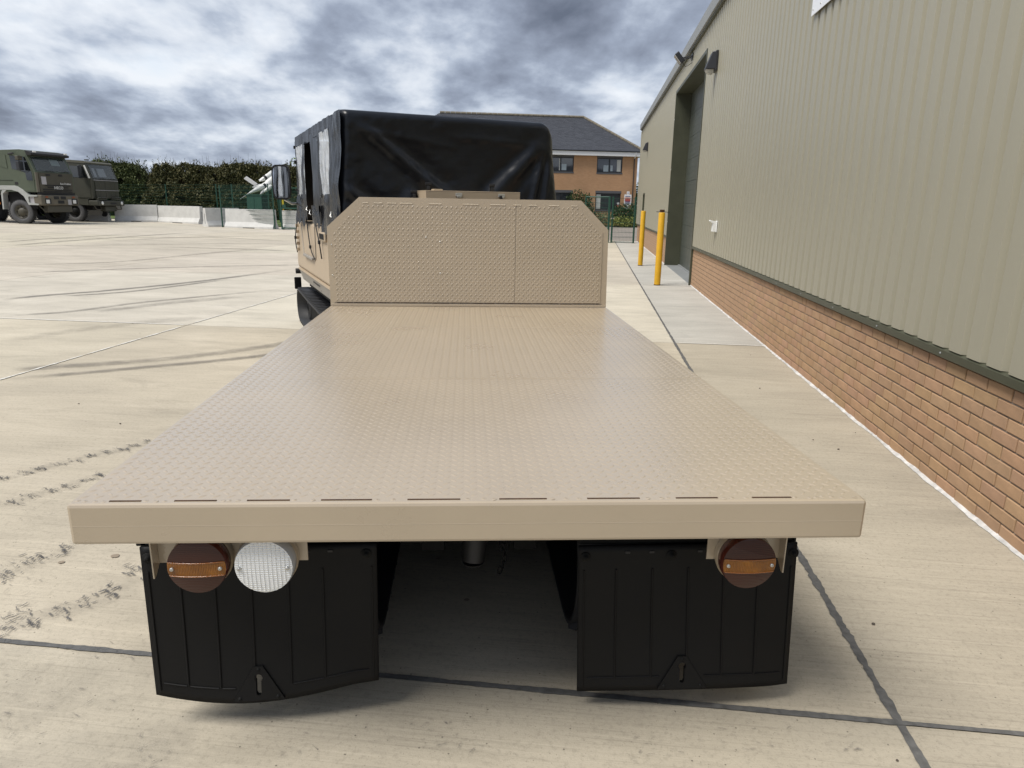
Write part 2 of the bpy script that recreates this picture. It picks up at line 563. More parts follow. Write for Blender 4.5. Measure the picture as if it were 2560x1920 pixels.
SK = [([(-7.41, 11.43), (-7.13, 11.98), (-6.29, 12.91), (-5.25, 14.64), (-4.17, 17.3)], .20, 1.0),
      ([(-6.9, 11.9), (-5.91, 12.72), (-4.87, 15.03)], .16, .9),
      ([(-6.45, 9.89), (-5.75, 10.27), (-5.05, 11.4), (-3.24, 13.35)], .17, .8),
      ([(-5.45, 10.14), (-4.72, 11.22), (-3.69, 12.21)], .3, .65),
      ([(-4.42, 6.64), (-4.03, 6.78), (-3.07, 7.16), (-2.16, 7.92), (-1.6, 8.9)], .20, .75),
      ([(-4.19, 6.28), (-3.35, 6.67), (-2.1, 7.37), (-1.5, 8.2)], .13, .85),
      ([(-14.59, 22.94), (-14.25, 27.22), (-12.74, 36.12)], .3, .8),
      ([(-15.8, 24.88), (-15.51, 27.31), (-14.64, 32.18)], .3, .8),
      ([(-11.02, 17.23), (-9.02, 18.7), (-7.78, 22.63), (-6.23, 24.83)], .22, .7),
      ([(-9.87, 15.38), (-8.39, 16.58), (-5.77, 17.9), (-3.4, 18.6)], .2, .8),
      ([(-12.99, 27.13), (-11.17, 30.62), (-6.91, 28.96)], .35, .7),
      ([(-10.56, 24.31), (-7.5, 24.2), (-5.58, 23.29)], .3, .75),
      ([(-5.23, 7.93), (-4.9, 8.68), (-4.22, 9.45), (-3.46, 9.83)], .3, .5),
      ([(-17.5, 26.0), (-13, 29.5), (-8, 33.5), (-4, 35)], .35, .7),
      ([(-16.0, 22.0), (-11, 25.5), (-7.5, 27.3), (-3.5, 26.8)], .3, .6),
      ([(-2.6, 1.55), (-1.9, 1.85), (-1.2, 2.15), (-.95, 2.3)], .34, .42), ([(-1.9, 1.5), (-1.2, 1.75), (-.7, 1.8)], .22, .38), ([(-2.9, 2.2), (-2.0, 2.3), (-1.3, 2.2)], .30, .30),
      ([(-2.75, 3.90), (-2.52, 4.16), (-2.3, 4.38), (-2.1, 4.66)], .11, .42), ([(-2.5, 3.55), (-2.33, 3.75), (-2.1, 4.08)], .10, .38),
      ([(-2.15, 2.70), (-1.94, 2.96), (-1.7, 3.2)], .13, .42), ([(-1.85, 2.38), (-1.61, 2.53), (-1.35, 2.75)], .14, .42),
      ([(2.0, 11.2), (1.75, 9.9), (1.4, 9.0)], .35, .55), ([(2.4, 14.5), (2.05, 12.4), (1.95, 11.0)], .3, .5)]
rk = random.Random(11)
for pts, w, amp in SK:
    sp = spline([(x, y, 0) for x, y in pts], 40)
    me = MB(); vs, ev = [], []
    for i, p in enumerate(sp):
        t = (sp[min(i + 1, 40)] - sp[max(i - 1, 0)]).normalized(); s = Vector((t.y, -t.x, 0))
        e = min(1, i / 8, (40 - i) / 8)
        for f in (-1, -.55, 0, .55, 1):
            q = p + s * f * w * .75
            vs.append((q.x, q.y, gzp(q.x, q.y) + 0.005))
            ev.append(max(0, (1 - f * f) ** .5) * e * amp)
    me.add(vs, [(5 * i + k, 5 * i + k + 1, 5 * i + k + 6, 5 * i + k + 5) for i in range(40) for k in range(4)])
    mesh = me.mesh('skid_mark', m_skid); edge_attr(mesh, ev)
    link('skid_mark', mesh, yard)

PR = [(-2.71, 3.94), (-2.63, 4.02), (-2.58, 4.08), (-2.52, 4.16), (-2.44, 4.21), (-2.4, 4.3), (-2.32, 4.36), (-2.26, 4.42), (-2.21, 4.49),
      (-2.17, 4.58), (-2.45, 3.6), (-2.39, 3.67), (-2.33, 3.75), (-2.27, 3.8), (-2.22, 3.9), (-2.18, 3.98), (-2.0, 2.81), (-1.99, 2.91),
      (-1.94, 2.96), (-1.87, 3.04), (-1.76, 2.42), (-1.76, 2.51), (-1.68, 2.46), (-1.61, 2.53), (-1.55, 2.6), (-1.48, 2.67), (-1.48, 2.82),
      (-1.54, 2.11), (-1.4, 1.88), (-1.38, 1.96), (-1.26, 2.02), (-0.95, 1.81), (-0.93, 1.73), (-1.3, 2.26), (-2.25, 3.46), (-2.3, 3.35),
      (-2.13, 3.46), (-1.83, 3.12), (-1.9, 2.75), (-2.08, 2.9), (-0.5, 1.75), (0.1, 1.72), (0.55, 1.7), (0.9, 1.75), (1.15, 1.69), (-0.1, 1.85)]
for i, (x, y) in enumerate(PR):
    a = R(-22) if i < 16 else R(-55)
    if i >= 27:
        a = R(-12)
    me = MB(); vs, fs, ev = [], [], []
    for q_ in range(rk.randint(16, 24) if i < 27 else rk.randint(8, 14)):
        sp_ = (.030, .013) if i < 16 else ((.040, .018) if i < 27 else (.06, .03))
        ox, oy = rk.gauss(0, sp_[0]), rk.gauss(0, sp_[1])
        l, w = rk.uniform(.007, .024), rk.uniform(.003, .008)
        aa = rk.gauss(0, .8); cur = rk.uniform(-.5, .5)
        amp = rk.uniform(.5, 1.0) * (1 if i < 27 else .55)
        o_ = len(vs)
        for u in range(7):
            fu = u / 3 - 1; h_ = aa + cur * fu
            px, py = ox + fu * l * math.cos(aa) - cur * fu * fu * l * .4 * math.sin(aa), oy + fu * l * math.sin(aa) + cur * fu * fu * l * .4
            for fv in (-1, -.4, .4, 1):
                vs.append((px - math.sin(h_) * fv * w, py + math.cos(h_) * fv * w, q_ * .0002))
                ev.append(max(0, (1 - fu * fu)) ** .5 * (1 if abs(fv) < .9 else 0) * amp)
        fs += [(o_ + 4 * u + v, o_ + 4 * u + v + 1, o_ + 4 * u + v + 5, o_ + 4 * u + v + 4) for u in range(6) for v in range(3)]
    me.add(vs, fs)
    mesh = me.mesh('track_print', m_print); edge_attr(mesh, ev)
    link('track_print', mesh, yard, loc=(x, y, 0.006), rotz=a + rk.uniform(-.15, .15))
# oil drips and small stones
m_drip = mat('oil drip', (0.26, 0.21, 0.155), 0.8)
for x, y, r in ((-1.62, 2.98, .017), (-1.83, 2.93, .012), (-1.42, 3.08, .012), (0.0, 2.55, .010), (-.13, 2.9, .008)):
    m = MB(); m.add([(r * 1.2 * math.cos(k * .5236) * rk.uniform(.85, 1.1), r * math.sin(k * .5236) * rk.uniform(.85, 1.1), 0) for k in range(12)], [list(range(12))])
    m.build('oil_drip', m_drip, yard, loc=(x, y, 0.004))
st = MB()
for x, y in ((3.2, 7.38), (2.69, 5.93), (2.88, 4.66), (2.48, 4.51), (2.56, 4.31), (1.62, 2.31), (-2.53, 4.97), (1.29, 1.63), (-.83, 3.9), (-3.1, 5.5), (-2.0, 4.9), (-4.4, 9.3), (-4.0, 8.6)):
    r = rk.uniform(.004, .008)
    st.lathe([(0.001, 0), (r, .1 * r), (r * .8, .8 * r), (0.001, r)], (x, y, 0.002), (rk.uniform(-.3, .3), .2, 1), 6, smooth=False)
tag(st.build('loose_stones', mat('dark grit', (0.09, 0.075, 0.06), 0.9)), kind='stuff', label='tiny dark stones scattered on the concrete beside the flatbed', category='stones')

rd = MB(); rd.add([P(34.0, -6, -0.02), P(34.0, 30, -0.02), P(58.5, 30, -0.02), P(58.5, -6, -0.02)], [(0, 1, 2, 3)])
tag(rd.build('road', m_road), kind='structure')
gv = MB()
gv.add([P(58.3, -30, 0.06), P(58.3, 40, 0.06), P(90, 40, 0.06), P(90, -30, 0.06)], [(0, 1, 2, 3)])
tag(gv.build('grass_verge', m_grass), kind='structure')
gl = MB()
gl.add([P(41.2, -20.5, 0.16), P(44.6, -29, 0.24), P(46.5, -60, 0.58), P(140, -60, 0.58), P(140, -6, 0.1), P(38.5, -6, 0.05), P(39.0, -15, 0.1)], [(0, 1, 2, 3, 4, 5, 6)])
tag(gl.build('lawn', m_grass), kind='structure')

# ------------------------------------------------------------------ hangar
H = thing('hangar', 'olive beige ribbed metal hangar on a low brick wall with a recessed dark green door', 'building', loc=tuple(WN * 2.117), rotz=-WA)
# local frame: x into the wall, y along it, z up
m_brick = mat('dado brick', (0.395, 0.250, 0.148), 0.88, var=0.13, vscale=9, bump=0.6, bscale=110, bdist=0.003, objcol=True,
              dirt=((0.20, 0.13, 0.08), 150.0, 0.60, 0.5))
m_mortar = mat('grey mortar', (0.25, 0.215, 0.175), 0.95, var=0.2, vscale=12)
m_clad = mat('beige cladding', (0.335, 0.316, 0.242), 0.42, var=0.035, vscale=0.7, spec=0.5, bump=0.03, bscale=3, bdist=0.01)
m_olive = mat('olive green trim', (0.055, 0.058, 0.036), 0.45, var=0.1, vscale=3)
m_gutter = mat('grey gutter', (0.235, 0.245, 0.245), 0.5, var=0.08, vscale=2)
m_door = mat('door panel', (0.062, 0.070, 0.058), 0.42, var=0.06, vscale=2)
BH = 0.0752
RNGS = ((1.0, 15.0), (20.25, 34.2))
mw = MB()
for a, b in RNGS:
    mw.box(0.006, 0.22, a, b, -0.05, 0.755)
mw.build('mortar_wall', m_mortar, H)
bricks = []
rb = random.Random(21)
for a, b in RNGS:
    for c in range(10):
        y = a - (0.1125 if c % 2 else 0.0)
        while y < b:
            y0, y1 = max(y, a), min(y + 0.213, b)
            if y0 < 7.02 < y1:
                segs = [(y0, 7.014), (7.03, y1)]
            else:
                segs = [(y0, y1)]
            for (p, q) in segs:
                if q - p > 0.02:
                    bricks.append((p, q, c))
            y += 0.2235
near = sorted([k for k in bricks if 3.0 < k[0] < 15], key=lambda k: k[0])[:300]
nset = set(near)
meshes = {}
for (p, q, c) in near:
    L_ = round(q - p, 3)
    vkey = (L_, rb.randrange(3)) if abs(L_ - 0.213) < 1e-3 else (L_, 0)
    if vkey not in meshes:
        m = MB(); j = lambda: rb.uniform(-.0012, .0012); h = 0.0645
        x0 = 0.0
        vs = [(x0 + j(), 0, 0), (x0 + j(), L_, 0), (x0 + j(), L_, h), (x0 + j(), 0, h)]
        vs = [(a_, b_ + j(), c_ + j()) for a_, b_, c_ in vs]
        ins = [(v[0] - .0025, v[1] + (.003 if v[1] < L_ / 2 else -.003), v[2] + (.003 if v[2] < h / 2 else -.003)) for v in vs]
        bk = [(0.015, 0, 0), (0.015, L_, 0), (0.015, L_, h), (0.015, 0, h)]
        m.add(ins + vs + bk, [(0, 1, 2, 3)] + [(i, (i + 1) % 4, 4 + (i + 1) % 4, 4 + i) for i in range(4)] + [(4 + i, 4 + (i + 1) % 4, 8 + (i + 1) % 4, 8 + i) for i in range(4)])
        meshes[vkey] = m.mesh('brick', m_brick)
    o = link('brick', meshes[vkey], H, loc=(rb.uniform(-.0015, .0015), p, c * BH + 0.006))
    k = rb.uniform(.91, 1.07); o.color = (k, k * rb.uniform(.96, 1.03), k * rb.uniform(.94, 1.04), 1)
far = MB()
for (p, q, c) in bricks:
    if (p, q, c) in nset:
        continue
    far.box(rb.uniform(-.004, -.001), 0.015, p, q, c * BH + 0.006, c * BH + 0.0705)
far.build('brickwork', m_brick, H, kind='stuff')
tr = MB()
for a, b in RNGS:
    tr.prism([(0.05, a, 0.832), (-0.022, a, 0.817), (-0.040, a, 0.810), (-0.040, a, 0.768), (-0.034, a, 0.764), (0.05, a, 0.764)], (0, b - a, 0))
tr.build('drip_trim', m_olive, H)


def clad_profile(w):
    pts = [(0.0, 0.0)]
    y = 0.0
    while y < w - 1e-6:
        pts += [(0.0, y + 0.036), (-0.033, y + 0.050), (-0.0345, y + 0.105), (-0.0345, y + 0.125), (-0.033, y + 0.180), (0.0, y + 0.2)]
        y += 0.2
    return pts


def clad_mesh(w, z0, z1):
    m = MB(); pr = clad_profile(w)
    vs = [(x, y, z0) for x, y in pr] + [(x, y, z1) for x, y in pr]
    n = len(pr)
    m.add(vs, [(i, i + 1, n + i + 1, n + i) for i in range(n - 1)])
    return m.mesh('cladding_sheet', m_clad)


full = clad_mesh(1.0, 0.822, 5.02)
over = clad_mesh(1.0, 4.56, 5.02)
pd = clad_mesh(1.0, 2.12, 5.02)
y = 1.0
while y < 34.15:
    if y < 14.9 or y > 20.1:
        me_ = full
    else:
        me_ = over
    if abs(y - 30.0) < .01:
        me_ = pd
    link('cladding_sheet', me_, H, loc=(rb.uniform(0, .0015), y, 0))
    y += 1.0
link('cladding_sheet', clad_mesh(0.8, 0.822, 4.558), H, loc=(.001, 20.2, 0))
bk = MB()
bk.box(0.03, 0.2, 1.0, 15.0, 0.75, 5.25); bk.box(0.03, 0.2, 20.25, 34.2, 0.75, 5.25); bk.box(0.03, 0.2, 15.0, 20.25, 4.60, 5.25)
bk.box(0.03, 18, 34.2, 34.4, -0.05, 5.2)
bk.build('inner_lining', m_clad, H)
co = MB(); co.box(-0.045, 0.20, 34.15, 34.42, 0.8, 5.05); co.build('corner_flashing', m_clad, H)
gu = MB()
gu.box(-0.125, 0.3, 0.8, 34.45, 5.06, 5.30)
gu.build('gutter', m_gutter, H, bevel=0.008)
gs = MB(); gs.box(-0.085, 0.2, 0.9, 34.40, 5.022, 5.056); gs.build('gutter_soffit', m_olive, H)
ro = MB(); ro.prism([(-0.1, 0.8, 5.305), (9, 0.8, 6.3), (18, 0.8, 5.305)], (0, 33.7, 0)); ro.build('roof', m_gutter, H)
# the big recessed door
fr = MB()
fr.box(-0.045, 0.38, 14.985, 15.045, 0.0, 4.62)
fr.box(-0.045, 0.38, 20.20, 20.26, 0.0, 4.62)
fr.box(-0.045, 0.38, 15.046, 20.199, 4.55, 4.62)
fr.build('door_frame', m_olive, H)
for k in range(8):
    m = MB(); h = 4.55 / 8
    m.box(0.375, 0.42, 15.06, 20.19, k * h + 0.004, (k + 1) * h - 0.002)
    for q in range(4):
        m.box(0.372, 0.376, 15.06, 20.19, k * h + .08 + q * .13, k * h + .10 + q * .13)
    m.build('door_panel', m_door, H, bevel=0.004)
sl = MB(); sl.box(0.33, 0.374, 15.06, 20.19, 0.004, 0.03); sl.build('door_seal', m_gutter, H)
th_ = MB(); th_.box(-0.0, 0.45, 15.0, 20.25, -0.06, 0.003); th_.build('threshold', m_gutter, H)
for z in (1.2, 2.6, 3.9):
    m = MB(); m.lathe([(.001, .012), (.012, .010), (.014, 0)], (-0.045, 20.23, z), (-1, 0, 0), 8); m.build('bolt', m_zinc, H)
dp = MB(); dp.box(0.02, 0.05, 30.0, 31.0, 0, 2.1); dp.build('side_door', m_olive, H)
df = MB(); df.box(-0.04, 0.05, 29.96, 30.0, 0, 2.16); df.box(-0.04, 0.05, 31.0, 31.04, 0, 2.16); df.box(-0.04, 0.05, 30.0, 31.0, 2.1, 2.16); df.build('side_door_frame', m_olive, H)
for k in range(14):
    m = MB(); m.lathe([(.001, .006), (.006, .004), (.008, 0)], (-0.040, 1.4 + k * .95, 0.789), (-1, 0, 0), 8); m.build('trim_screw', m_gutter, H)


def hl(s, n, z):
    return tuple(P(s, 2.117 + n, z))


m_lamp = mat('dark lamp housing', (0.022, 0.023, 0.027), 0.4)
m_glass = mat('clear diffuser', (0.55, 0.54, 0.5), 0.12, spec=0.8, alpha=0.75)


def wall_lamp(s, z, label):
    t = thing('wall_lamp', label, 'wall lamp', loc=hl(s, -0.034, z), rotz=-WA, group='bulkhead lamps on the hangar wall')
    m = MB()
    sec = [(0, 0), (-.07, .015), (-.19, .30), (-.19, .34), (0, .34)]
    m.box(-0.05, 0.0, -.14, .14, -0.16, 0.18)
    pl = [(-.05, -.13, .17), (-.10, -.115, .165), (-.205, -.10, -.105), (-.205, -.10, -.13), (-.05, -.13, -.13)]
    pr = [(x, -y_, z_) for x, y_, z_ in pl]
    m.add(pl + pr, [(0, 1, 2, 3, 4), (9, 8, 7, 6, 5)] + [(i, i + 1, i + 6, i + 5) for i in range(4)])
    m.build('housing', m_lamp, t, bevel=0.012)
    d = MB()
    d.grid(lambda u, v: (-.06 - .135 * math.sin(v * math.pi / 2) ** .8, (-.09 + .18 * u), -.13 - .075 * math.cos(v * math.pi / 2) * (1 - (2 * u - 1) ** 4)), 10, 8)
    d.build('diffuser', m_glass, t)
    c = MB()
    for q in (-.06, 0, .06):
        c.tube([(-.07, q, -.13), (-.08, q, -.20), (-.15, q, -.185), (-.2, q, -.13)], .003, 5)
    c.build('wire_guard', m_zinc, t)
    return t


wall_lamp(13.72, 4.13, 'dark wedge shaped wall lamp close beside the big recessed hangar door')
wall_lamp(29.9, 3.95, 'small dark wall lamp near the far end of the hangar')
fl = thing('floodlight', 'small grey floodlight on arms above the big hangar door', 'floodlight', loc=hl(17.35, -0.034, 4.86), rotz=-WA)
m = MB(); m.obox((-.29, 0, .03), (.04, 0, .033), (0, .12, 0), (-.08, 0, .10)); m.build('lamp_head', m_lamp, fl, bevel=.015)
m = MB(); m.obox((-.334, 0, -.007), (.006, 0, .005), (0, .105, 0), (-.07, 0, .088)); m.build('lamp_glass', m_glass, fl)
m = MB(); m.tube([(0, -.09, .06), (-.24, -.09, .02)], .014, 6); m.tube([(0, .09, .06), (-.24, .09, .02)], .014, 6); m.box(-.02, 0, -.13, .13, .0, .12); m.build('arm', m_lamp, fl)
m = MB(); m.tube([(0, 0, -.06), (-.08, 0, -.12), (-.14, 0, -.15), (-.22, .0, -.06)], .006, 5); m.build('cable', m_blackm, fl)
ve = thing('wall_vent', 'small white cowl vent on the hangar cladding above the brick wall', 'vent', loc=hl(12.3, -0.034, 1.30), rotz=-WA)
m = MB(); m.prism([(0, -.07, .075), (-.11, -.07, .10), (-.12, -.07, .085), (-.06, -.07, .045), (-.07, -.07, -.09), (0, -.07, -.09)], (0, .14, 0))
m_white = mat('white plastic', (0.78, 0.78, 0.76), 0.45)
m.build('cowl', m_white, ve, bevel=.006)
m = MB(); m.box(-.004, .0, -.085, .085, -.1, .09); m.build('flange', m_white, ve)
sg = thing('wall_sign', 'large white sign panel high on the hangar wall, cut off by the picture top', 'sign', loc=hl(7.8, -0.05, 3.45), rotz=-WA)
m = MB(); m.box(-.008, 0, -2.4, 0, 0, 1.2); m.build('sign_panel', mat('white sign', (0.80, 0.82, 0.85), 0.35), sg)
for a, b in ((-.05, .05), (-2.35, .05), (-.8, .05), (-.05, 1.15), (-.28, .05)):
    m = MB(); m.lathe([(.001, .006), (.008, .004), (.01, 0)], (-.008, a, b), (-1, 0, 0), 8); m.build('screw', m_zinc, sg)
m = MB(); m.box(0.0, .012, -2.3, -2.25, 0.02, 1.18); m.box(0.0, .012, -.15, -.1, 0.02, 1.18); m.build('rail', m_zinc, sg)

# bollards
m_yel = mat('yellow bollard paint', (0.60, 0.335, 0.012), 0.42, var=0.08, vscale=6, dirt=((0.2, 0.12, 0.04), 9.0, 0.63, 0.5), coords='Object')
for i, (x, y_, lab) in enumerate(((4.03, 14.35, 'yellow steel bollard nearest the flatbed with a rusty locking pin on top'),
                                  (4.88, 19.23, 'plain topped yellow steel bollard farther along the hangar wall'))):
    b = thing('bollard', lab, 'bollard', loc=(x, y_, 0), group='yellow bollards guarding the hangar door')
    m = MB(); m.lathe([(.066, 0), (.066, 1.475), (.060, 1.49), (.001, 1.494)], (0, 0, 0), (0, 0, 1), 24); m.build('post', m_yel, b)
    m = MB(); m.lathe([(.070, .0), (.067, .02)], (0, 0, 0), (0, 0, 1), 24); m.build('base_ring', m_rust, b)
    if i == 0:
        m = MB(); m.tube([(-.12, 0, 1.505), (.16, .02, 1.50)], .006, 6); m.build('locking_pin', m_steel, b)
        m = MB(); m.box(-.045, .05, -.03, .03, 1.495, 1.55); m.build('lock_cap', m_rust, b, bevel=.01)

# ------------------------------------------------------------------ flatbed trailer unit
F = thing('tracked_flatbed', 'sand coloured tracked flatbed with tread plate deck, headboard and black mud flaps', 'flatbed', loc=(0.035, 3.4, 0))
OX, OY = 0.035, 3.4


def square(x, y_):
    # the rear edge is not quite square to the deck: its right corner sits 35 mm farther back
    return y_ - .0169 * (x - .035) * max(0.0, min(1.0, (4.2 - y_) / 2.5))


DECK = ('rear_beam', 'weld_seam', 'side_rail', 'tread_plate', 'weld_gap', 'weld_bead')


def fb(name, m, mats, bevel=0.0, **kw):
    par = kw.pop('par', F)
    if name in DECK:
        m.v = [(x, square(x, y_), z) for x, y_, z in m.v]
    m.v = [(x - OX, y_ - OY, z) for x, y_, z in m.v]
    return m.build(name, mats, par, bevel, **kw)


DX0, DX1, DZ, YR, YH = -1.006, 1.067, 0.853, 1.643, 5.165
beam = MB()
beam.box(DX0, DX1, YR, YR + 0.06, DZ - 0.112, DZ)
fb('rear_beam', beam, m_sand, bevel=0.009)
seam = MB(); seam.tube([(DX0 + .008, YR + .0016, DZ - .060), (DX1 - .008, YR + .0016, DZ - .060)], .0020, 8)
fb('weld_seam', seam, m_sand)
for x in (DX0, DX1 - 0.05):
    m = MB(); m.box(x, x + 0.05, YR + 0.062, YH, DZ - 0.112, DZ - 0.006); fb('side_rail', m, m_sand, bevel=0.005)
m = MB(); m.box(DX0, DX1, YH - .03, YH + .03, DZ - .11, DZ - .005); fb('front_beam', m, m_sand)


def plate(x0, x1, y0, y1):
    m = MB(); m.box(x0, x1, y0, y1, DZ - 0.006, DZ - 0.0002); return m


PL = ((YR + 0.026, 2.955), (2.958, 4.262), (4.265, YH - 0.02))
plates = []
for a, b in PL:
    plates.append(fb('tread_plate', plate(DX0 + 0.004, DX1 - 0.004, a, b), m_sand, bevel=0.001))


def bump_mesh(name, cells, mapf, mats, parent, off, L=0.0150, W=0.0052, Hh=0.0019):
    """rolled tear shaped studs, all in one mesh"""
    m = MB(); m.recalc = False
    prof = [(-1, 0), (-.55, .72), (0, 1), (.55, .72), (1, 0)]
    for (a, b, sgn) in cells:
        ca, sa = math.cos(R(45)), math.sin(R(45)) * sgn
        vs = []
        for t, w in prof:
            for k in ((-1, 1) if 0 < w else (0,)):
                lx, ly = t * L, k * w * W
                vs.append(mapf(a + lx * ca - ly * sa, b + lx * sa + ly * ca, -0.0004))
        for t in (-.5, 0, .5):
            lx = t * L; vs.append(mapf(a + lx * ca, b + lx * sa, Hh * (1 if t == 0 else .85)))
        # base: 0 tip, 1,2 / 3,4 / 5,6, 7 tip ; ridge 8,9,10
        fs = [(0, 1, 8), (1, 3, 9, 8), (3, 5, 10, 9), (5, 7, 10), (0, 8, 2), (2, 8, 9, 4), (4, 9, 10, 6), (6, 10, 7)]
        m.add(vs, fs, 0, True)
    m.v = [(x - off[0], y_ - off[1], z - off[2]) for x, y_, z in m.v]
    return m.build(name, mats, parent, kind='stuff')


PX, PY = 0.0372, 0.0400
for (a, b), pl in zip(PL, plates):
    cells = []
    j = 0
    yy = a + 0.022
    while yy < b - 0.006:
        i = 0; xx = DX0 + 0.022 + (0.5 * PX if j % 2 else 0)
        while xx < DX1 - 0.018:
            cells.append((xx, yy, 1 if j % 2 == 0 else -1)); xx += PX
        yy += PY / 2; j += 1
    bump_mesh('raised_studs', cells, lambda u, v, h: (u, square(u, v), DZ + h), m_sand, pl, (OX, OY, 0))
GAPS = ((-0.908, -0.829), (-0.746, -0.64), (-0.563, -0.455), (-0.375, -0.245), (-0.153, -0.016), (0.086, 0.211), (0.318, 0.458), (0.555, 0.668), (0.761, 0.868))
for a, b in GAPS:
    m = MB(); m.box(a, b, YR + 0.0185, YR + 0.0245, DZ - .004, DZ + 0.0012); fb('weld_gap', m, m_rust)
wb = MB(); rw = random.Random(2)
xw = DX0 + .02
while xw < DX1 - .02:
    if any(a - .01 < xw < b + .01 for a, b in GAPS):
        xw += .01; continue
    wb.lathe([(.001, .0011), (.006, .0007), (.009, -.0008)], (xw, YR + .021 + rw.uniform(-.002, .002), DZ), (rw.uniform(-.2, .2), rw.uniform(-.2, .2), 1), 8)
    xw += rw.uniform(.016, .045)
fb('weld_bead', wb, m_sand, kind='stuff')

# headboard
HO = [(-1.003, .853), (-1.003, 1.425), (-.765, 1.637), (.842, 1.637), (1.055, 1.428), (1.064, .853)]
HI = [(-.958, .888), (-.958, 1.409), (-.746, 1.590), (.820, 1.590), (1.008, 1.409), (1.012, .888)]
m = MB(); m.prism([(x, YH, z) for x, z in HO], (0, 0.045, 0)); fb('headboard', m, m_sand, bevel=.003)
# raised edge of the frame (proud of the back sheet)
m = MB()
for i in range(6):
    if i == 5:
        continue
    a, b = HO[i], HO[i + 1]; c, d = HI[i + 1], HI[i]
    m.prism([(a[0], YH - .004, a[1]), (b[0], YH - .004, b[1]), (c[0], YH - .004, c[1]), (d[0], YH - .004, d[1])], (0, .0035, 0))
fb('headboard_frame', m, m_sand)
m = MB(); m.box(-1.0, 1.061, YH - .012, YH - .0045, .853, .872); fb('foot_strip', m, m_sand, bevel=.002)
JX = 0.366
hp = []
for poly in ([(-.962, .884), (-.962, 1.412), (-.748, 1.594), (JX - .002, 1.594), (JX - .002, .884)], [(JX + .001, .884), (JX + .001, 1.590), (.822, 1.594), (1.012, 1.412), (1.016, .884)]):
    m = MB(); m.prism([(x, YH - .009, z) for x, z in poly], (0, .006, 0)); hp.append(fb('headboard_plate', m, m_sand, bevel=.001))


def inside(x, z, k):
    lo, hi = ((-.955, JX - .008), (JX + .010, 1.005))[k]
    if not (lo < x < hi and .897 < z < 1.583):
        return False
    if x < -.748 and z > 1.400 + (x + .955) * (1.578 - 1.40) / .207:
        return False
    if x > .822 and z > 1.578 - (x - .815) * .95:
        return False
    return True


for k in (0, 1):
    cells = []; j = 0; z = .900 + (0.006 if k else 0)
    while z < 1.6:
        x = -.95 + (0.5 * .0352 if j % 2 else 0) + (.007 if k else 0)
        while x < 1.05:
            if inside(x, z, k):
                cells.append((x, z, 1 if j % 2 == 0 else -1))
            x += .0352
        z += .0198; j += 1
    bump_mesh('raised_studs', cells, lambda u, v, h: (u, YH - .009 - h, v), m_sand, hp[k], (OX, OY, 0), L=.0148, W=.0056, Hh=.0034)
for a, b in ((-.74, -.70), (-.66, -.60), (-.565, -.50), (-0.475, -0.384), (-0.269, -0.175), (-0.022, 0.093), (0.177, 0.285), (0.343, 0.401), (0.456, 0.515), (0.605, 0.679), (0.77, 0.812)):
    m = MB(); n = max(3, int((b - a) / .007)); pts = []; rad = []
    for i in range(n + 1):
        pts.append((a + (b - a) * i / n, YH - .009, 1.5965 + rw.uniform(-.001, .001))); rad.append(rw.uniform(.0030, .0048))
    m.tube(pts, rad, 6); fb('stitch_weld', m, m_weld)
bs = MB()
x = -.955
while x < 1.01:
    b = min(1.012, x + rw.uniform(.05, .17))
    z0 = .877 + rw.uniform(-.003, .003)
    bs.box(x, b, YH - .0105, YH - .0045, z0, z0 + .0022)
    x = b + rw.uniform(.002, .012)
fb('dark_seam', bs, m_rust)  # ragged dark strip along the seam at the headboard's foot
for x, z in ((-.19, 1.33), (-.19, 1.10), (-.29, 1.36), (-.975, 1.30), (-.975, 1.08)):
    m = MB(); m.lathe([(.001, .004), (.004, .003), (.0055, 0)], (x, YH - .009, z), (0, -1, 0), 8); fb('bolt', m, m_zinc)

# underframe and running gear
m = MB()
m.box(-.22, -.14, 2.1, 6.0, .50, .62); m.box(.20, .28, 2.1, 6.0, .50, .62)
for yy in (2.2, 3.0, 4.0, 5.0):
    m.box(-.95, 1.02, yy, yy + .07, .64, .735)
m.box(-.24, .31, 2.75, 5.4, .20, .72)  # hull tub, made deep to keep light off the ground under the deck
m.box(-.27, .34, 3.0, 3.2, .30, .7)
fb('chassis', m, m_steel, bevel=.006)
m = MB(); m.box(DX0 + .06, DX1 - .06, 1.775, 5.1, .7295, .7385); fb('bounce_blocker', m, m_steel)  # added black sheet under the deck, cuts light bounced off its underside
m = MB(); m.box(-.16, -.08, 2.24, 2.26, .40, .62); m.box(.17, .25, 2.24, 2.26, .40, .62); fb('tow_bracket', m, m_steel)
m = MB(); m.tube([(.035, 2.25, .62), (.03, 2.24, .44), (.024, 2.22, .365)], [.040, .046, .040], 12); m.lathe([(.04, 0), (.03, -.014), (.001, -.02)], (.024, 2.22, .365), (0, 0, 1), 12)
fb('tow_pintle', m, mat('worn steel', (.035, .034, .033), .5, metal=.3, var=.2, vscale=12))
m = MB()
for i in range(12):
    z = .58 - i * .023; x = .125 + .012 * math.sin(i * .9); yy = 2.22
    ring = []
    for k in range(9):
        an = k * math.pi / 4
        ring.append((x + .008 * math.cos(an) * (1 if i % 2 else .35), yy + .008 * math.cos(an) * (.35 if i % 2 else 1), z + .015 * math.sin(an)))
    m.tube(ring, .0028, 5, cap=False)
for i in range(8):
    z = .56 - i * .02; x = .17 - .004 * i
    ring = [(x + .007 * math.cos(k * math.pi / 4) * (1 if i % 2 else .35), 2.22 + .007 * math.cos(k * math.pi / 4) * (.35 if i % 2 else 1), z + .013 * math.sin(k * math.pi / 4)) for k in range(9)]
    m.tube(ring, .0028, 5, cap=False)
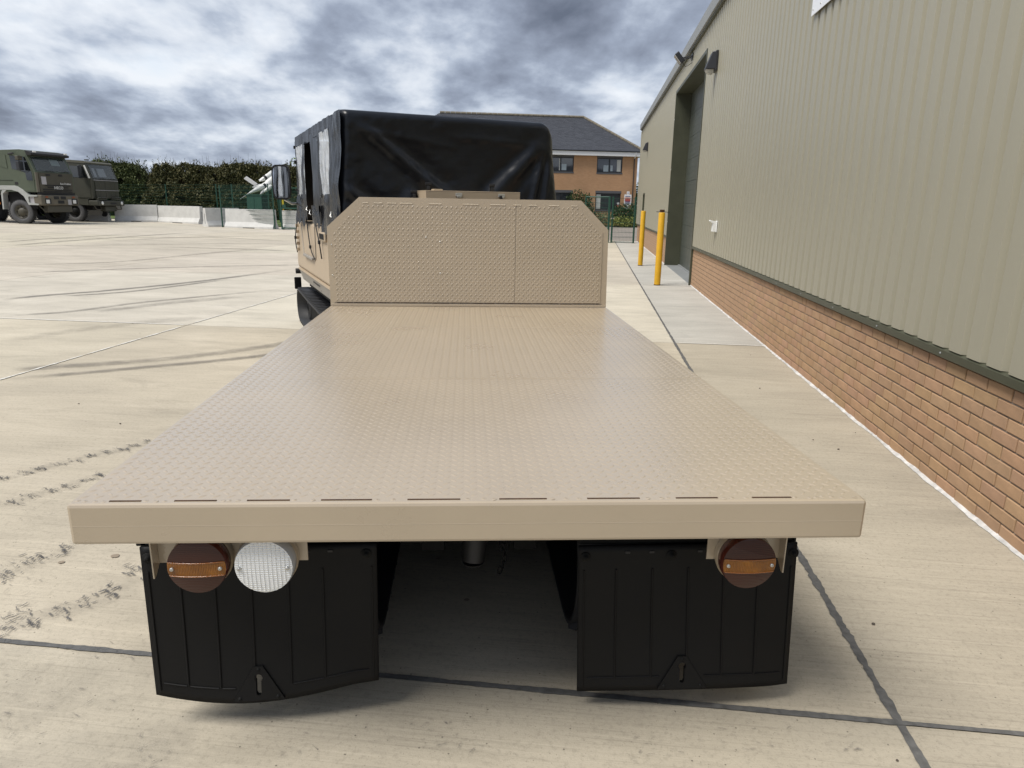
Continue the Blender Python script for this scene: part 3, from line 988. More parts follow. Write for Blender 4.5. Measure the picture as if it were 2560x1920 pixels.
m.tube([(.18 + .02 * math.cos(k * math.pi / 6), 2.22, .47 + .02 * math.sin(k * math.pi / 6)) for k in range(13)], .004, 6, cap=False)
fb('chain', m, m_steel)


def belt_path(y0, z0, r0, y1, z1, r1, n=14):
    """side outline of a track: rear wheel (y0), front wheel (y1), flat on the ground"""
    pts = []
    for k in range(n + 1):
        a = -math.pi / 2 - math.pi * k / n
        pts.append((y0 + r0 * math.cos(a), z0 + r0 * math.sin(a)))
    for k in range(1, 12):
        f = k / 12
        pts.append((y0 + (y1 - y0) * f, z0 + r0 + (z1 + r1 - z0 - r0) * f - .02 * math.sin(f * math.pi)))
    for k in range(n + 1):
        a = math.pi / 2 - math.pi * k / n
        pts.append((y1 + r1 * math.cos(a), z1 + r1 * math.sin(a)))
    for k in range(1, 16):
        f = k / 16
        z = .024
        pts.append((y1 + (y0 - y1) * f, z))
    return pts


def track(parent, x0, x1, path, off, pads=True):
    n = len(path)
    m = MB(); vs = []
    cy = sum(p[0] for p in path) / n; cz = sum(p[1] for p in path) / n
    inner = []
    for i, (yy, zz) in enumerate(path):
        a, b = path[i - 1], path[(i + 1) % n]
        t = Vector((b[0] - a[0], b[1] - a[1])).normalized(); nn = Vector((t.y, -t.x))
        if nn.x * (yy - cy) + nn.y * (zz - cz) < 0:
            nn = -nn
        inner.append((yy, zz, nn))
        vs += [(x0, yy, zz), (x1, yy, zz), (x1, yy - nn.x * .022, zz - nn.y * .022), (x0, yy - nn.x * .022, zz - nn.y * .022)]
    fs = []
    for i in range(n):
        j = (i + 1) % n
        for k in range(4):
            fs.append((4 * i + k, 4 * i + (k + 1) % 4, 4 * j + (k + 1) % 4, 4 * j + k))
    m.add(vs, fs, 0, True)
    m.v = [(x - off[0], y_ - off[1], z) for x, y_, z in m.v]
    t = m.build('track', m_rubber, parent)
    # grousers and rounded pads at an even pitch
    dense = []
    for i in range(n):
        a, b = Vector(path[i]), Vector(path[(i + 1) % n]); L = (b - a).length; k = max(1, int(L / .01))
        for q in range(k):
            dense.append((a + (b - a) * q / k, inner[i][2].lerp(inner[(i + 1) % n][2], q / k).normalized()))
    acc, last, sel = 0, dense[0][0], []
    for p, nn in dense:
        acc += (p - last).length; last = p
        if acc >= .112:
            acc = 0; sel.append((p, nn))
    for p, nn in sel:
        tt = Vector((nn.y, -nn.x)); w = x1 - x0
        g = MB()
        lift = .020
        g.obox((x0 + w * .55, p.x + nn.x * lift / 2, p.y + nn.y * lift / 2), (w * .30, 0, 0), (0, tt.x * .016, tt.y * .016), (0, nn.x * lift / 2, nn.y * lift / 2))
        for xc, s in ((x0 + w * .13, 1), (x1 - w * .10, .8)):
            ring = []
            for k in range(10):
                an = k * math.pi / 5
                e, h = math.cos(an) * .078 * s, math.sin(an) * .037
                ring.append((xc + e, p.x + tt.x * h + nn.x * .002, p.y + tt.y * h + nn.y * .002))
            g.prism(ring, (0, nn.x * .022, nn.y * .022))
        g.v = [(x - off[0], y_ - off[1], z) for x, y_, z in g.v]
        g.build('grouser', m_pad, t)
    return t


def wheels(parent, x0, x1, ys, z, r, off):
    for yy in ys:
        m = MB()
        m.lathe([(.05, x0 - .0), (r * .45, x0), (r * .6, x0 + .03), (r * .8, x0 + .012), (r, x0 + .012), (r, x0 + .08), (r * .6, x0 + .08), (.05, x0 + .06)], (0, yy, z), (1, 0, 0), 24)
        m.v = [(x - off[0], y_ - off[1], z_) for x, y_, z_ in m.v]
        m.build('road_wheel', m_rubber, parent)


for x0, x1 in ((-.955, -.315), (.385, 1.025)):
    track(F, x0, x1, belt_path(2.42, .335, .31, 5.35, .36, .27), (OX, OY, 0))
    wheels(F, x0 + .12, 0, (2.45, 3.1, 3.8, 4.5, 5.3), .30, .24, (OX, OY, 0))
    wheels(F, x1 - .16, 0, (2.45, 3.1, 3.8, 4.5, 5.3), .30, .24, (OX, OY, 0))
    m = MB(); m.box(x0 + .1, x1 - .1, 2.36, 5.4, .03, .60); fb('bogie_light_block', m, m_steel)  # bogie enlarged into a solid block, stops light passing through the hollow track


# mud flaps
def flap(xt0, xt1, xb0, xb1, ztop, zb, name_pts, keyx, tri):
    yt, yb = 1.915, 1.885

    def pos(u, v, d=0.0):
        # u across 0..1, v 0 bottom..1 top
        zbv = zb(u)
        z = zbv + (ztop - zbv) * v
        x = (xb0 + (xb1 - xb0) * u) * (1 - v) + (xt0 + (xt1 - xt0) * u) * v
        yy = yb + (yt - yb) * v - 0.030 * math.sin(math.pi * u) * (1 - v) ** 2 - d
        return (x, yy, z)
    m = MB(); nu, nv = 36, 24; vs = []
    for d in (0.0, -0.008):
        for j in range(nv + 1):
            for i in range(nu + 1):
                vs.append(pos(i / nu, j / nv, d))
    w = nu + 1; o = w * (nv + 1); fs = []
    for j in range(nv):
        for i in range(nu):
            a = j * w + i
            fs.append((a, a + 1, a + w + 1, a + w)); fs.append((o + a, o + a + w, o + a + w + 1, o + a + 1))
    for i in range(nu):
        fs.append((i, o + i, o + i + 1, i + 1)); a = nv * w + i; fs.append((a, a + 1, o + a + 1, o + a))
    for j in range(nv):
        a = j * w; fs.append((a, a + w, o + a + w, o + a)); a = j * w + nu; fs.append((a, o + a, o + a + w, a + w))
    m.add(vs, fs, 0, True)
    fo = fb('mud_flap', m, m_flap, bevel=0.0)
    es = fo.modifiers.new('split', 'EDGE_SPLIT'); es.split_angle = R(50)
    return fo, pos


def sub(parent, name, m, mats, bevel=0.0, **kw):
    return fb(name, m, mats, bevel, par=parent, **kw)


def dress_flap(fo, pos, ribs, uk, holes, bolts):
    for u in ribs:
        m = MB(); m.tube([pos(u, v, .001) for v in [.10 + .74 * k / 10 for k in range(11)]], .0032, 6); sub(fo, 'rib', m, m_flap)
    us = [0.035] + list(ribs) + [.965]
    for a, b in zip(us[:-1], us[1:]):
        a2, b2 = a + .008, b - .008
        if a < uk < b or abs((a + b) / 2 - uk) < .12:
            if b2 > uk - .10 and a2 < uk:
                b2 = uk - .105
            elif a2 < uk + .10:
                a2 = uk + .105
            if b2 - a2 < .02:
                continue
        m = MB(); m.tube([pos(a2 + (b2 - a2) * k / 5, .095, .001) for k in range(6)], .0028, 6); sub(fo, 'bottom_rib', m, m_flap)
    # side edge welts
    for u in (.025, .978):
        m = MB(); m.tube([pos(u, v, .001) for v in [.04 + .8 * k / 10 for k in range(11)]], .003, 6); sub(fo, 'rib', m, m_flap)
    # latch plate
    tri = [(uk - .115, .015), (uk - .02, .235), (uk + .02, .235), (uk + .115, .015)]
    m = MB(); ps = [pos(u, v, .006) for u, v in tri]; m.prism(ps, (0, .007, 0)); lp = sub(fo, 'latch_plate', m, m_flap, bevel=.0015)
    for u, v in ((uk, .215), (uk - .085, .035), (uk + .085, .035)):
        q = pos(u, v, .005); m = MB(); m.lathe([(.001, .006), (.004, .005), (.007, 0)], q, (0, -1, 0), 10); sub(fo, 'rivet', m, m_steel)
    return lp


def keyhole(objs, c, w=.008):
    """cut a real key shaped slot through the flap and its latch plate"""
    m = MB()
    x, y_, z = c
    ring = []
    for k in range(13):
        an = R(-50) + R(280) * k / 12
        ring.append((x + .0125 * math.cos(an), y_ - .08, z + .018 + .0125 * math.sin(an)))
    ring += [(x - w, y_ - .08, z + .006), (x - w, y_ - .08, z - .030), (x - w * .5, y_ - .08, z - .037), (x + w * .5, y_ - .08, z - .037), (x + w, y_ - .08, z - .030), (x + w, y_ - .08, z + .006)]
    m.prism(ring, (0, .16, 0))
    m.v = [(a - OX, b - OY, c_) for a, b, c_ in m.v]
    cut = m.build('cutter', m_flap, F)
    dg = None
    for o in objs:
        bo = o.modifiers.new('cut', 'BOOLEAN'); bo.object = cut; bo.operation = 'DIFFERENCE'; bo.solver = 'EXACT'
    bpy.context.view_layer.update()
    dg = bpy.context.evaluated_depsgraph_get()
    for o in objs:
        me = bpy.data.meshes.new_from_object(o.evaluated_get(dg))
        o.modifiers.clear(); o.data = me
    bpy.data.objects.remove(cut)


fo, pos = flap(-.968, -.272, -.961, -.277, .60, lambda u: .112 - .030 * math.sin(math.pi * min(1, u * 1.12) ** .9) + .028 * u, None, 0, 0)
lp = dress_flap(fo, pos, (.155, .30, .455, .615, .765), .470, None, None)
keyhole([fo, lp], pos(.470, .125))
fo2, pos2 = flap(.348, 1.047, .357, 1.058, .578, lambda u: .076 + .016 * math.sin(math.pi * min(1, u * 1.1)) + .004 * u, None, 0, 0)
lp2 = dress_flap(fo2, pos2, (.17, .335, .50, .665, .825), .478, None, None)
keyhole([fo2, lp2], pos2(.478, .13))
for par, ps, us in ((fo, pos, (.03, .955)), (fo2, pos2, (.03, .42, .985))):
    for u in us:
        q = ps(u, .93, .0); q = (q[0], q[1], q[2])
        m = MB(); m.lathe([(.001, .014), (.008, .014), (.008, .004), (.014, .004), (.017, .001), (.017, 0)], q, (0, -1, 0), 14); sub(par, 'bolt', m, m_steel)
    for u in ((.55, .70, .80) if par is fo else (.22, .33, .55)):
        q = ps(u, .955, .001); m = MB(); m.obox(q, (.008, 0, 0), (0, .002, 0), (0, 0, .0045)); sub(par, 'slot', m, m_rubber, bevel=.003)
for x0, x1, z in ((-.968, -.275, .625), (.35, 1.046, .605)):
    m = MB(); m.box(x0 - (.018 if x0 < 0 else 0), x1, 1.93, 1.96, z - .03, .742); m.box(x0, x1, 1.92, 2.3, z + .085, .739); fb('flap_mount', m, m_steel, bevel=.004)
    m = MB(); m.box(x0 - .003, x0 + .01, 1.93, 2.25, .30, .74) if x0 < 0 else m.box(x1 - .01, x1 + .003, 1.93, 2.25, .30, .74); fb('side_skirt', m, m_flap)

# rear lamps
m_amber = mat('amber lens', (0.24, 0.075, 0.005), 0.14, spec=0.7, bump=0.5, bscale=70, bdist=0.004, coat=0.5)
m_red = mat('dark red lens', (0.060, 0.016, 0.010), 0.2, spec=0.4)
m_reflector = mat('lamp rim', (0.09, 0.02, 0.012), 0.2, coat=.5)


def ribbed(name, col, rough, scale, axis, dist, metal=0.0, spec=0.3, coat=0.0):
    m = mat(name, col, rough, spec=spec, metal=metal, coat=coat)
    m.node_tree.nodes['Principled BSDF'].inputs['Coat Roughness'].default_value = .04
    t = m.node_tree; L = t.links; b = t.nodes['Principled BSDF']
    tc = N(t, 'ShaderNodeTexCoord')
    w = N(t, 'ShaderNodeTexWave', Scale=scale, wave_type='BANDS', bands_direction=axis); L.new(tc.outputs['Object'], w.inputs[0])
    bp = N(t, 'ShaderNodeBump', Strength=0.7, Distance=dist); L.new(w.outputs['Fac'], bp.inputs['Height']); L.new(bp.outputs[0], b.inputs['Normal'])
    return m


m_redr = ribbed('fluted dark red lens', (0.042, 0.0105, 0.006), 0.3, 60, 'Z', .0006, coat=.3)


def amber_lens():
    m = ribbed('fluted amber lens', (0.25, 0.085, 0.006), 0.2, 75, 'X', .002, coat=.45)
    t = m.node_tree; L = t.links; b = t.nodes['Principled BSDF']
    tc = N(t, 'ShaderNodeTexCoord')
    ck = N(t, 'ShaderNodeTexWave', Scale=110.0, wave_type='BANDS', bands_direction='X', Distortion=0.6); L.new(tc.outputs['Object'], ck.inputs[0])
    cz_ = N(t, 'ShaderNodeTexWave', Scale=90.0, wave_type='BANDS', bands_direction='Z', Distortion=0.6); L.new(tc.outputs['Object'], cz_.inputs[0])
    n = N(t, 'ShaderNodeTexNoise', Scale=22.0, Detail=3.0); L.new(tc.outputs['Object'], n.inputs[0])
    f = MATH(t, 'ADD', MATH(t, 'MULTIPLY', MATH(t, 'MULTIPLY', ck.outputs['Fac'], cz_.outputs['Fac']), .45), MATH(t, 'MULTIPLY', n.outputs[0], .75))
    L.new(RAMP(t, f, [(.25, (.13, .042, .004)), (.55, (.24, .082, .006)), (.85, (.40, .16, .012))]), b.inputs['Base Color'])
    return m


m_amb2 = amber_lens()
m_clear = ribbed('clear prismatic lens', (0.80, 0.81, 0.80), 0.14, 48, 'Z', .0015, .1, .8)


def disc_slice(m, cx, cz, r, z0, z1, yf, dome, mi=0, inset=0.0):
    """front face of a round lens between two heights, slightly domed"""
    nx, nz = 22, 16
    vs = []
    for j in range(nz + 1):
        z = z0 + (z1 - z0) * (.5 - .5 * math.cos(math.pi * j / nz))
        h = math.sqrt(max(0, r * r - (z - cz) ** 2))
        for i in range(nx + 1):
            x = cx - h + 2 * h * i / nx
            rr = ((x - cx) ** 2 + (z - cz) ** 2) / (r * r)
            vs.append((x, yf - dome * (1 - rr), z))
    w = nx + 1
    m.add(vs, [(j * w + i, j * w + i + 1, (j + 1) * w + i + 1, (j + 1) * w + i) for j in range(nz) for i in range(nx)], mi, True)


def lamp(cx, cz, r, clear, label):
    yb, yf = 1.745, 1.685
    m = MB()
    m.lathe([(r * .99, 0), (r * .99, .022), (r, .024), (r, .052), (r * .97, yb - yf - .001)], (cx, yb, cz), (0, -1, 0), 40)
    o = fb('tail_lamp' if not clear else 'reversing_lamp', m, m_reflector if not clear else mat('clear rim', (.62, .63, .63), .15, alpha=.85, coat=.5))
    o['label'] = label
    m = MB(); m.lathe([(r * 1.01, 0), (r * 1.04, .018), (r * .98, .024)], (cx, yb + .002, cz), (0, -1, 0), 40); sub(o, 'lamp_base', m, m_sand)
    if clear:
        m = MB(); disc_slice(m, cx, cz, r * .965, cz - r * .964, cz + r * .964, yf, .005); sub(o, 'lens', m, m_clear)
        for k in range(13):
            x = cx - r * .84 + k * r * .14
            h = math.sqrt(max(0, (r * .90) ** 2 - (x - cx) ** 2))
            m = MB(); pts, rad = [], []
            nn = max(4, int(2 * h / .0055))
            for i in range(nn + 1):
                z = cz - h + 2 * h * i / nn
                rr = ((x - cx) ** 2 + (z - cz) ** 2) / (r * r)
                pts.append((x, yf - .005 * (1 - rr) + .0014, z)); rad.append(.0032 if i % 2 else .0027)
            m.tube(pts, rad, 6); sub(o, 'lens_flute', m, m_clear)
    else:
        m = MB(); disc_slice(m, cx, cz, r * .985, cz + r * .20, cz + r * .983, yf, .010); disc_slice(m, cx, cz, r * .985, cz - r * .983, cz - r * .30, yf, .010); sub(o, 'red_lens', m, m_redr)
        m = MB(); disc_slice(m, cx, cz, r * .975, cz - r * .30, cz + r * .20, yf - .0015, .010); sub(o, 'amber_lens', m, m_amb2)
        m = MB()
        for zz in (cz - r * .30, cz + r * .20):
            h = math.sqrt((r * .95) ** 2 - (zz - cz) ** 2)
            m.tube([(cx - h + 2 * h * k / 12, yf - .0015 - .010 * (1 - (((2 * k / 12 - 1) * h) ** 2 + (zz - cz) ** 2) / (r * r)), zz) for k in range(13)], .0018, 6)
        sub(o, 'lens_lip', m, m_amber)
    for s in (-.80, .80):
        m = MB(); m.lathe([(.001, .004), (.0045, .004), (.0052, .002), (.0055, -.004)], (cx + s * r, yf - .0055, cz - r * .03), (0, -1, 0), 12); sc = sub(o, 'screw', m, m_zinc)
    return o


lamp(-.712, .660, .0775, False, 'dark red and amber lamp at the far left of the rear')
lamp(-.539, .657, .0785, True, 'clear ribbed reversing lamp')
lamp(.790, .638, .0775, False, 'cracked red and amber lamp on the right of the rear')
m = MB(); m.box(-.836, -.437, 1.748, 1.752, .640, .742); fb('lamp_bracket', m, m_sand)
m = MB(); m.prism([(-.840, 1.712, .742), (-.840, 1.752, .742), (-.840, 1.752, .640), (-.840, 1.722, .612), (-.840, 1.712, .612)], (.0035, 0, 0)); fb('bracket_flange', m, m_sand)
m = MB(); m.box(.690, .902, 1.748, 1.752, .620, .742); fb('lamp_bracket', m, m_sand)
m = MB(); m.prism([(.902, 1.712, .742), (.902, 1.752, .742), (.902, 1.752, .620), (.902, 1.722, .592), (.902, 1.712, .592)], (.0035, 0, 0)); fb('bracket_flange', m, m_sand)
m = MB(); m.tube([(.783, 1.680, .628), (.792, 1.6798, .615), (.797, 1.6800, .606), (.806, 1.681, .597), (.814, 1.683, .590)], .0011, 5); fb('lens_crack', m, m_rubber)
for x in (-.90, .95):
    m = MB(); m.lathe([(.001, .022), (.012, .022), (.012, .006), (.02, .005), (.02, 0)], (x, 1.86, .55), (0, -1, 0), 12)

# ------------------------------------------------------------------ tracked front car (angled to the left)
CY = R(20)
T = thing('tracked_carrier', 'sand coloured tracked carrier with black canvas hood ahead of the flatbed', 'vehicle', loc=(-1.03, 6.15, 0), rotz=CY)
W_, LEN, ZB, ZT = 1.95, 3.45, 1.36, 2.352
body = MB()
body.box(0.0, W_, 0.02, LEN, .76, ZB)
body.build('body', m_sandm, T, bevel=.03)
m = MB(); m.prism([(0, LEN - .02, .76), (0, LEN + .10, .80), (0, LEN + .05, 1.32), (0, LEN - .02, 1.36)], (W_, 0, 0)); m.build('nose', m_sandm, T)
m = MB(); m.prism([(-.012, .04, .755), (-.012, LEN, .755), (-.012, LEN, .735), (-.012, .04, .735)], (W_ + .024, 0, 0)); m.build('belt_line', m_sandm, T, bevel=.006)
m = MB()
m.prism([(-.004, .05, .733), (-.004, LEN - .02, .733), (.026, LEN - .14, .610), (.026, .05, .610)], (.03, 0, 0))
m.build('hull_skirt', m_grey, T)
for yy in (1.05, 1.75, 2.35, 3.1):
    m = MB(); m.lathe([(.001, .004), (.010, .003), (.012, 0)], (.022, yy, .635), (-1, 0, -.25), 10); m.build('drain_hole', m_rubber, T)
for k in range(7):
    m = MB(); m.obox((.004, 1.75 + k * .075, .695), (.003, 0, .001), (0, .012, 0), (.003, 0, .013)); m.build('vent_slot', m_rubber, T)
m = MB(); m.box(.10, W_ - .10, .2, 3.3, .52, .74); m.box(.6, W_ - .6, .2, 3.4, .22, .53); m.box(.10, .5, .6, 3.4, .06, .36); m.box(W_ - .5, W_ - .10, .6, 3.4, .06, .36); m.build('hull', m_steel, T)  # the two low side boxes are added to block light through the tracks
tp = belt_path(.55, .225, .175, 3.50, .245, .215)
track(T, -.03, .58, tp, (0, 0, 0))
track(T, W_ - .58, W_ + .03, tp, (0, 0, 0))
wheels(T, .08, 0, (.6, 1.25, 1.9, 2.55, 3.45), .215, .165, (0, 0, 0))
m = MB(); m.box(-.05, .04, 3.66, 3.70, .44, .60); m.build('front_mudguard', m_flap, T, bevel=.01)
m = MB(); m.tube([(-.045, 3.5, .70), (.03, 3.5, .70)], .035, 12); m.build('mudguard_pivot', m_rubber, T)
# door outline, handle, panel frame on the left side
m = MB(); m.tube([(-.004, 2.95, 1.32), (-.004, 2.85, .98), (-.004, 2.70, .955), (-.004, 1.95, .955), (-.004, 1.86, .99), (-.004, 1.84, 1.40)], .006, 6); m.build('door_edge', m_grey, T)
m = MB(); m.box(-.035, 0, 1.98, 2.72, .955, .985); m.build('footstep', m_grey, T, bevel=.006)
m = MB(); m.box(-.028, 0, 1.05, 1.38, 1.205, 1.30); m.build('handle_plate', m_sandm, T, bevel=.012)
m = MB(); m.box(-.034, -.028, 1.08, 1.35, 1.228, 1.283); m.build('door_handle', m_steel, T, bevel=.012)
for k in range(5):
    m = MB(); m.box(-.035, .0, 3.28, 3.32, .98 + k * .075, 1.02 + k * .075); m.build('hinge', m_sandm, T, bevel=.006)
# canvas hood --------------------------------------------------------


def seg_d(u, z, a, b):
    p, a, b = Vector((u, z)), Vector(a), Vector(b)
    ab = b - a; t = max(0, min(1, (p - a).dot(ab) / ab.length_squared))
    q = a + ab * t
    side = (p - a).x * ab.y - (p - a).y * ab.x
    return (p - q).length, t, 1 if side > 0 else -1


def fold(u, z, a, b, amp, w, fade=True):
    d, t, s = seg_d(u, z, a, b)
    e = amp * math.exp(-(d / w) ** 2)
    if fade:
        e *= min(1, 4 * t + .15, 4 * (1 - t) + .15)
    return e


def rear_disp(u, z):
    h = 0.0
    h += fold(u, z, (.12, 2.27), (.98, 1.60), .030, .045)
    h -= fold(u, z, (.10, 2.18), (.84, 1.60), .022, .06)
    h -= fold(u, z, (.22, 2.27), (1.12, 1.66), .020, .07)
    h += fold(u, z, (1.22, 1.58), (1.83, 2.16), .036, .060)
    h -= fold(u, z, (1.14, 1.66), (1.76, 2.20), .022, .06)
    h -= fold(u, z, (1.44, 1.60), (1.86, 2.08), .024, .05)
    h += fold(u, z, (1.66, 1.52), (1.86, 2.14), .024, .028)
    h -= fold(u, z, (1.74, 1.55), (1.88, 2.08), .014, .025)
    h += fold(u, z, (1.80, 1.52), (1.905, 2.02), .018, .022)
    h += fold(u, z, (.02, 1.75), (.30, 1.50), .035, .04)
    h -= fold(u, z, (.15, 1.78), (.42, 1.52), .02, .05)
    h += fold(u, z, (.55, 1.55), (.60, 1.72), .03, .05)
    h += fold(u, z, (.72, 1.52), (.78, 1.72), .025, .03)
    h += fold(u, z, (.15, 2.20), (1.0, 2.08), .010, .03) + fold(u, z, (.9, 2.18), (1.8, 2.14), .010, .03)
    h -= .035 * math.exp(-((u - 1.0) / .7) ** 2) * math.exp(-((z - 1.95) / .3) ** 2)
    h += .010 * mnoise.fractal((u * 2.2, z * 3.0, 1.3), .6, 2.0, 4)
    h += .0035 * mnoise.noise((u * 11, z * 7, 4.0))
    return h


def wid(z):
    f = max(0, (ZT - z)) / 1.0
    return -.085 * f ** 1.6, 1.99 + .115 * f ** 1.4


def rear_pt(u, v):
    # v: 0 bottom .. 0.8 top corner .. 1 rolled over onto the roof
    if v < .82:
        z = 1.28 + (ZT - .07 - 1.28) * v / .82; yy = 0.0; roll = 0
    else:
        a = (v - .82) / .18 * math.pi / 2
        z = ZT - .07 + .07 * math.sin(a); yy = .07 * (1 - math.cos(a)); roll = a
    x0, x1 = wid(z)
    x = x0 + (x1 - x0) * u
    d = rear_disp(u * 1.97, z) * (1 - roll / (math.pi / 2) * .8)
    ez = min(u / .03, (1 - u) / .045, 1)
    yy += .055 * (1 - max(0, ez)) ** 2
    # right top corner is rounded off
    if u > .93:
        z -= .10 * ((u - .93) / .07) ** 2.2 * (1 if v > .7 else v / .7)
    if u < .04:
        d += .008 * mnoise.noise((z * 26, 2.0, 0)) * (1 - u / .04)
    return (x, yy - d, z)


m = MB(); m.grid(rear_pt, 130, 90); m.build('rear_canvas', m_black, T)
m = MB()
m.grid(lambda u, v: (.0 + W_ * u, .06 + (LEN - .45) * v, ZT - .012 - .10 * max(0, (u - .94) / .06) ** 2 + .012 * math.sin(v * 9.4) ** 2 - .02 * (abs(2 * u - 1) ** 6) + .012 * math.sin(math.pi * u)), 30, 40)
m.build('roof_canvas', m_black, T)
m = MB(); m.grid(lambda u, v: (W_ + .06 * (1 - v), .05 + (LEN - .5) * u, 1.30 + (ZT - .06 - 1.30) * v + 0), 20, 10); m.build('right_canvas', m_black, T)
m = MB(); m.prism([(.05, LEN - .42, ZT - .03), (.05, LEN - .02, 1.36), (.05, LEN - .05, 1.36), (.05, LEN - .46, ZT - .03)], (W_ - .1, 0, 0)); m.build('windscreen_panel', m_black, T)
m = MB(); m.tube([(.02, 3.0, 1.36), (.02, 3.0, ZT - .04)], .02, 8); m.build('front_pillar', m_blackm, T)

m_vinyl = mat('clear vinyl window', (0.74, 0.77, 0.80), 0.16, spec=0.9, alpha=0.72, bump=0.8, bscale=7, bdist=0.05, coat=0.6)  # the pale base colour stands in for sky reflected in the vinyl
m_seal2 = mat('glossy black canvas', (0.010, 0.0105, 0.012), 0.27, bump=0.45, bscale=14, bdist=0.02, spec=0.28)


def side_sheet(name, y0, y1, z0, z1, mats, out=.0, wav=.012, freq=30, nu=30, nv=24, ragged=0.0, thick=None, tilt=0.0):
    def fn(u, v):
        yy = y0 + (y1 - y0) * u
        zb = z0 + ragged * mnoise.noise((u * 6.0, y0 * 3, 2))
        z = zb + (z1 - zb) * v
        d = wav * mnoise.noise((yy * freq * .6, z * 3.2, y0 * 5)) + wav * .5 * mnoise.noise((yy * freq * 1.7, z * 6, 3 + y0))
        x = -.010 - out - d - tilt * (1 - v)
        return (x, yy, z)
    m = MB(); m.grid(fn, nu, nv); return m.build(name, mats, T)


# frame strips leave two window openings and one dark gap
side_sheet('corner_canvas', -.01, .50, 1.30, ZT - .01, m_seal2, .0, .020, 9, ragged=.05, tilt=.05)
side_sheet('window_header', .50, 1.75, 2.235, ZT - .005, m_seal2, .004, .010, 26)
side_sheet('window_header', 1.75, 3.02, 2.215, ZT - .005, m_seal2, .004, .010, 26)
side_sheet('window_post', 1.12, 1.30, 1.64, 2.27, m_seal2, .006, .012, 18)
side_sheet('window_post', .50, .60, 1.64, 2.27, m_seal2, .006, .012, 18)
side_sheet('window_post', 1.30, 1.74, 1.50, 2.28, m_black, .002, .010, 5)
side_sheet('window_post', 2.90, 3.03, 1.40, 2.30, m_seal2, .004, .010, 18)
side_sheet('door_window', .59, 1.13, 1.66, 2.245, m_vinyl, .008, .012, 14)
side_sheet('door_window', 2.24, 2.93, 1.66, 2.225, m_vinyl, .008, .014, 14)
side_sheet('loose_flap', 1.72, 2.26, 1.36, 2.26, m_blackm, -.06, .03, 5, tilt=-.03)
side_sheet('loose_flap', 2.12, 2.30, 1.40, 2.24, m_seal2, .03, .02, 10)
side_sheet('skirt_canvas', .46, 1.28, 1.30, 1.67, m_seal2, .012, .028, 9, ragged=.10)
side_sheet('skirt_canvas', 1.26, 1.80, 1.36, 1.56, m_seal2, .010, .026, 9, ragged=.08)
side_sheet('skirt_canvas', 2.20, 3.06, 1.36, 1.68, m_seal2, .014, .026, 9, ragged=.08, tilt=.02)
m = MB()
for z in (2.22, 2.05, 1.72):
    m.box(-.03, .0, 3.03, 3.07, z, z + .035)
m.build('snap_stud', m_blackm, T)
# inside: seats and far windows so the clear vinyl has something behind it
m = MB(); m.box(.25, .75, 2.0, 2.4, 1.3, 1.95); m.box(1.2, 1.7, 2.0, 2.4, 1.3, 1.95); m.box(.15, 1.8, .55, .75, 1.3, 1.7); m.build('seat', m_blackm, T, bevel=.04)
m = MB(); m.tube([(.40, 2.62 + .19 * math.cos(k * math.pi / 8) * .4, 1.62 + .19 * math.sin(k * math.pi / 8)) for k in range(17)], .012, 6, cap=False)
m.build('steering_wheel', m_blackm, T)
# elastic cords with hooks
for pts in ([(-.02, 2.35, 1.42), (-.03, 2.08, 1.10), (-.01, 1.93, .975)], [(-.02, 1.72, 1.42), (-.035, 1.36, 1.19), (-.02, 1.34, 1.02)], [(-.02, 3.10, 1.42), (-.05, 3.26, 1.15), (-.03, 3.30, .96)]):
    m = MB(); m.tube(spline(pts, 8), .0065, 6); c = m.build('elastic_cord', m_blackm, T)
    q = Vector(pts[1]); m = MB(); m.obox(q, (.012, 0, 0), (0, .022, 0), (0, 0, .020)); m.build('cord_clip', m_blackm, c, bevel=.006)
for yy, z in ((.52, 1.46), (1.88, 1.46), (2.10, 1.50)):
    m = MB(); m.tube([(-.03, yy - .02, z), (-.045, yy + .015, z + .01), (-.03, yy + .03, z + .05)], .006, 6); m.build('toggle', m_zinc, T)
# straps on the rear canvas
for u, z0, z1 in ((.735, 1.66, 1.79), (1.335, 1.66, 1.79), (.60, 1.60, 1.72)):
    m = MB(); yy = -.035 - rear_disp(u, 1.72)
    m.box(u - .020, u + .020, yy, yy + .012, z0, z1 - .02); st_ = m.build('strap', m_blackm, T)
    m = MB(); m.box(u - .028, u + .028, yy - .008, yy + .010, z1 - .03, z1 - .008); m.box(u - .014, u + .014, yy - .01, yy - .002, z1 - .07, z1 - .04); m.build('buckle', m_lamp, st_, bevel=.003)
# stowage box on the rear of the cab
SB_ = MB(); SB_.box(.643, 1.532, -.24, .02, 1.30, 1.702); bx = SB_.build('stowage_box', m_sandm, T, bevel=.004)
m = MB(); m.box(.642, 1.533, -.241, .02, 1.7025, 1.709); m.build('box_lid', m_sandm, bx, bevel=.003)
for u in (.94, 1.345):
    m = MB(); m.box(u - .03, u + .03, -.258, -.241, 1.663, 1.69); m.box(u - .02, u + .02, -.268, -.256, 1.652, 1.672); m.build('box_latch', m_zinc, bx, bevel=.003)
m = MB(); m.tube([(1.327, -.272, 1.675), (1.333, -.275, 1.64), (1.347, -.272, 1.63)], .012, 6); m.build('latch_knob', m_rubber, bx)
m = MB(); m.box(.73, .81, -.20, -.12, 1.710, 1.722); m.build('lid_hinge', m_sandm, bx, bevel=.003)
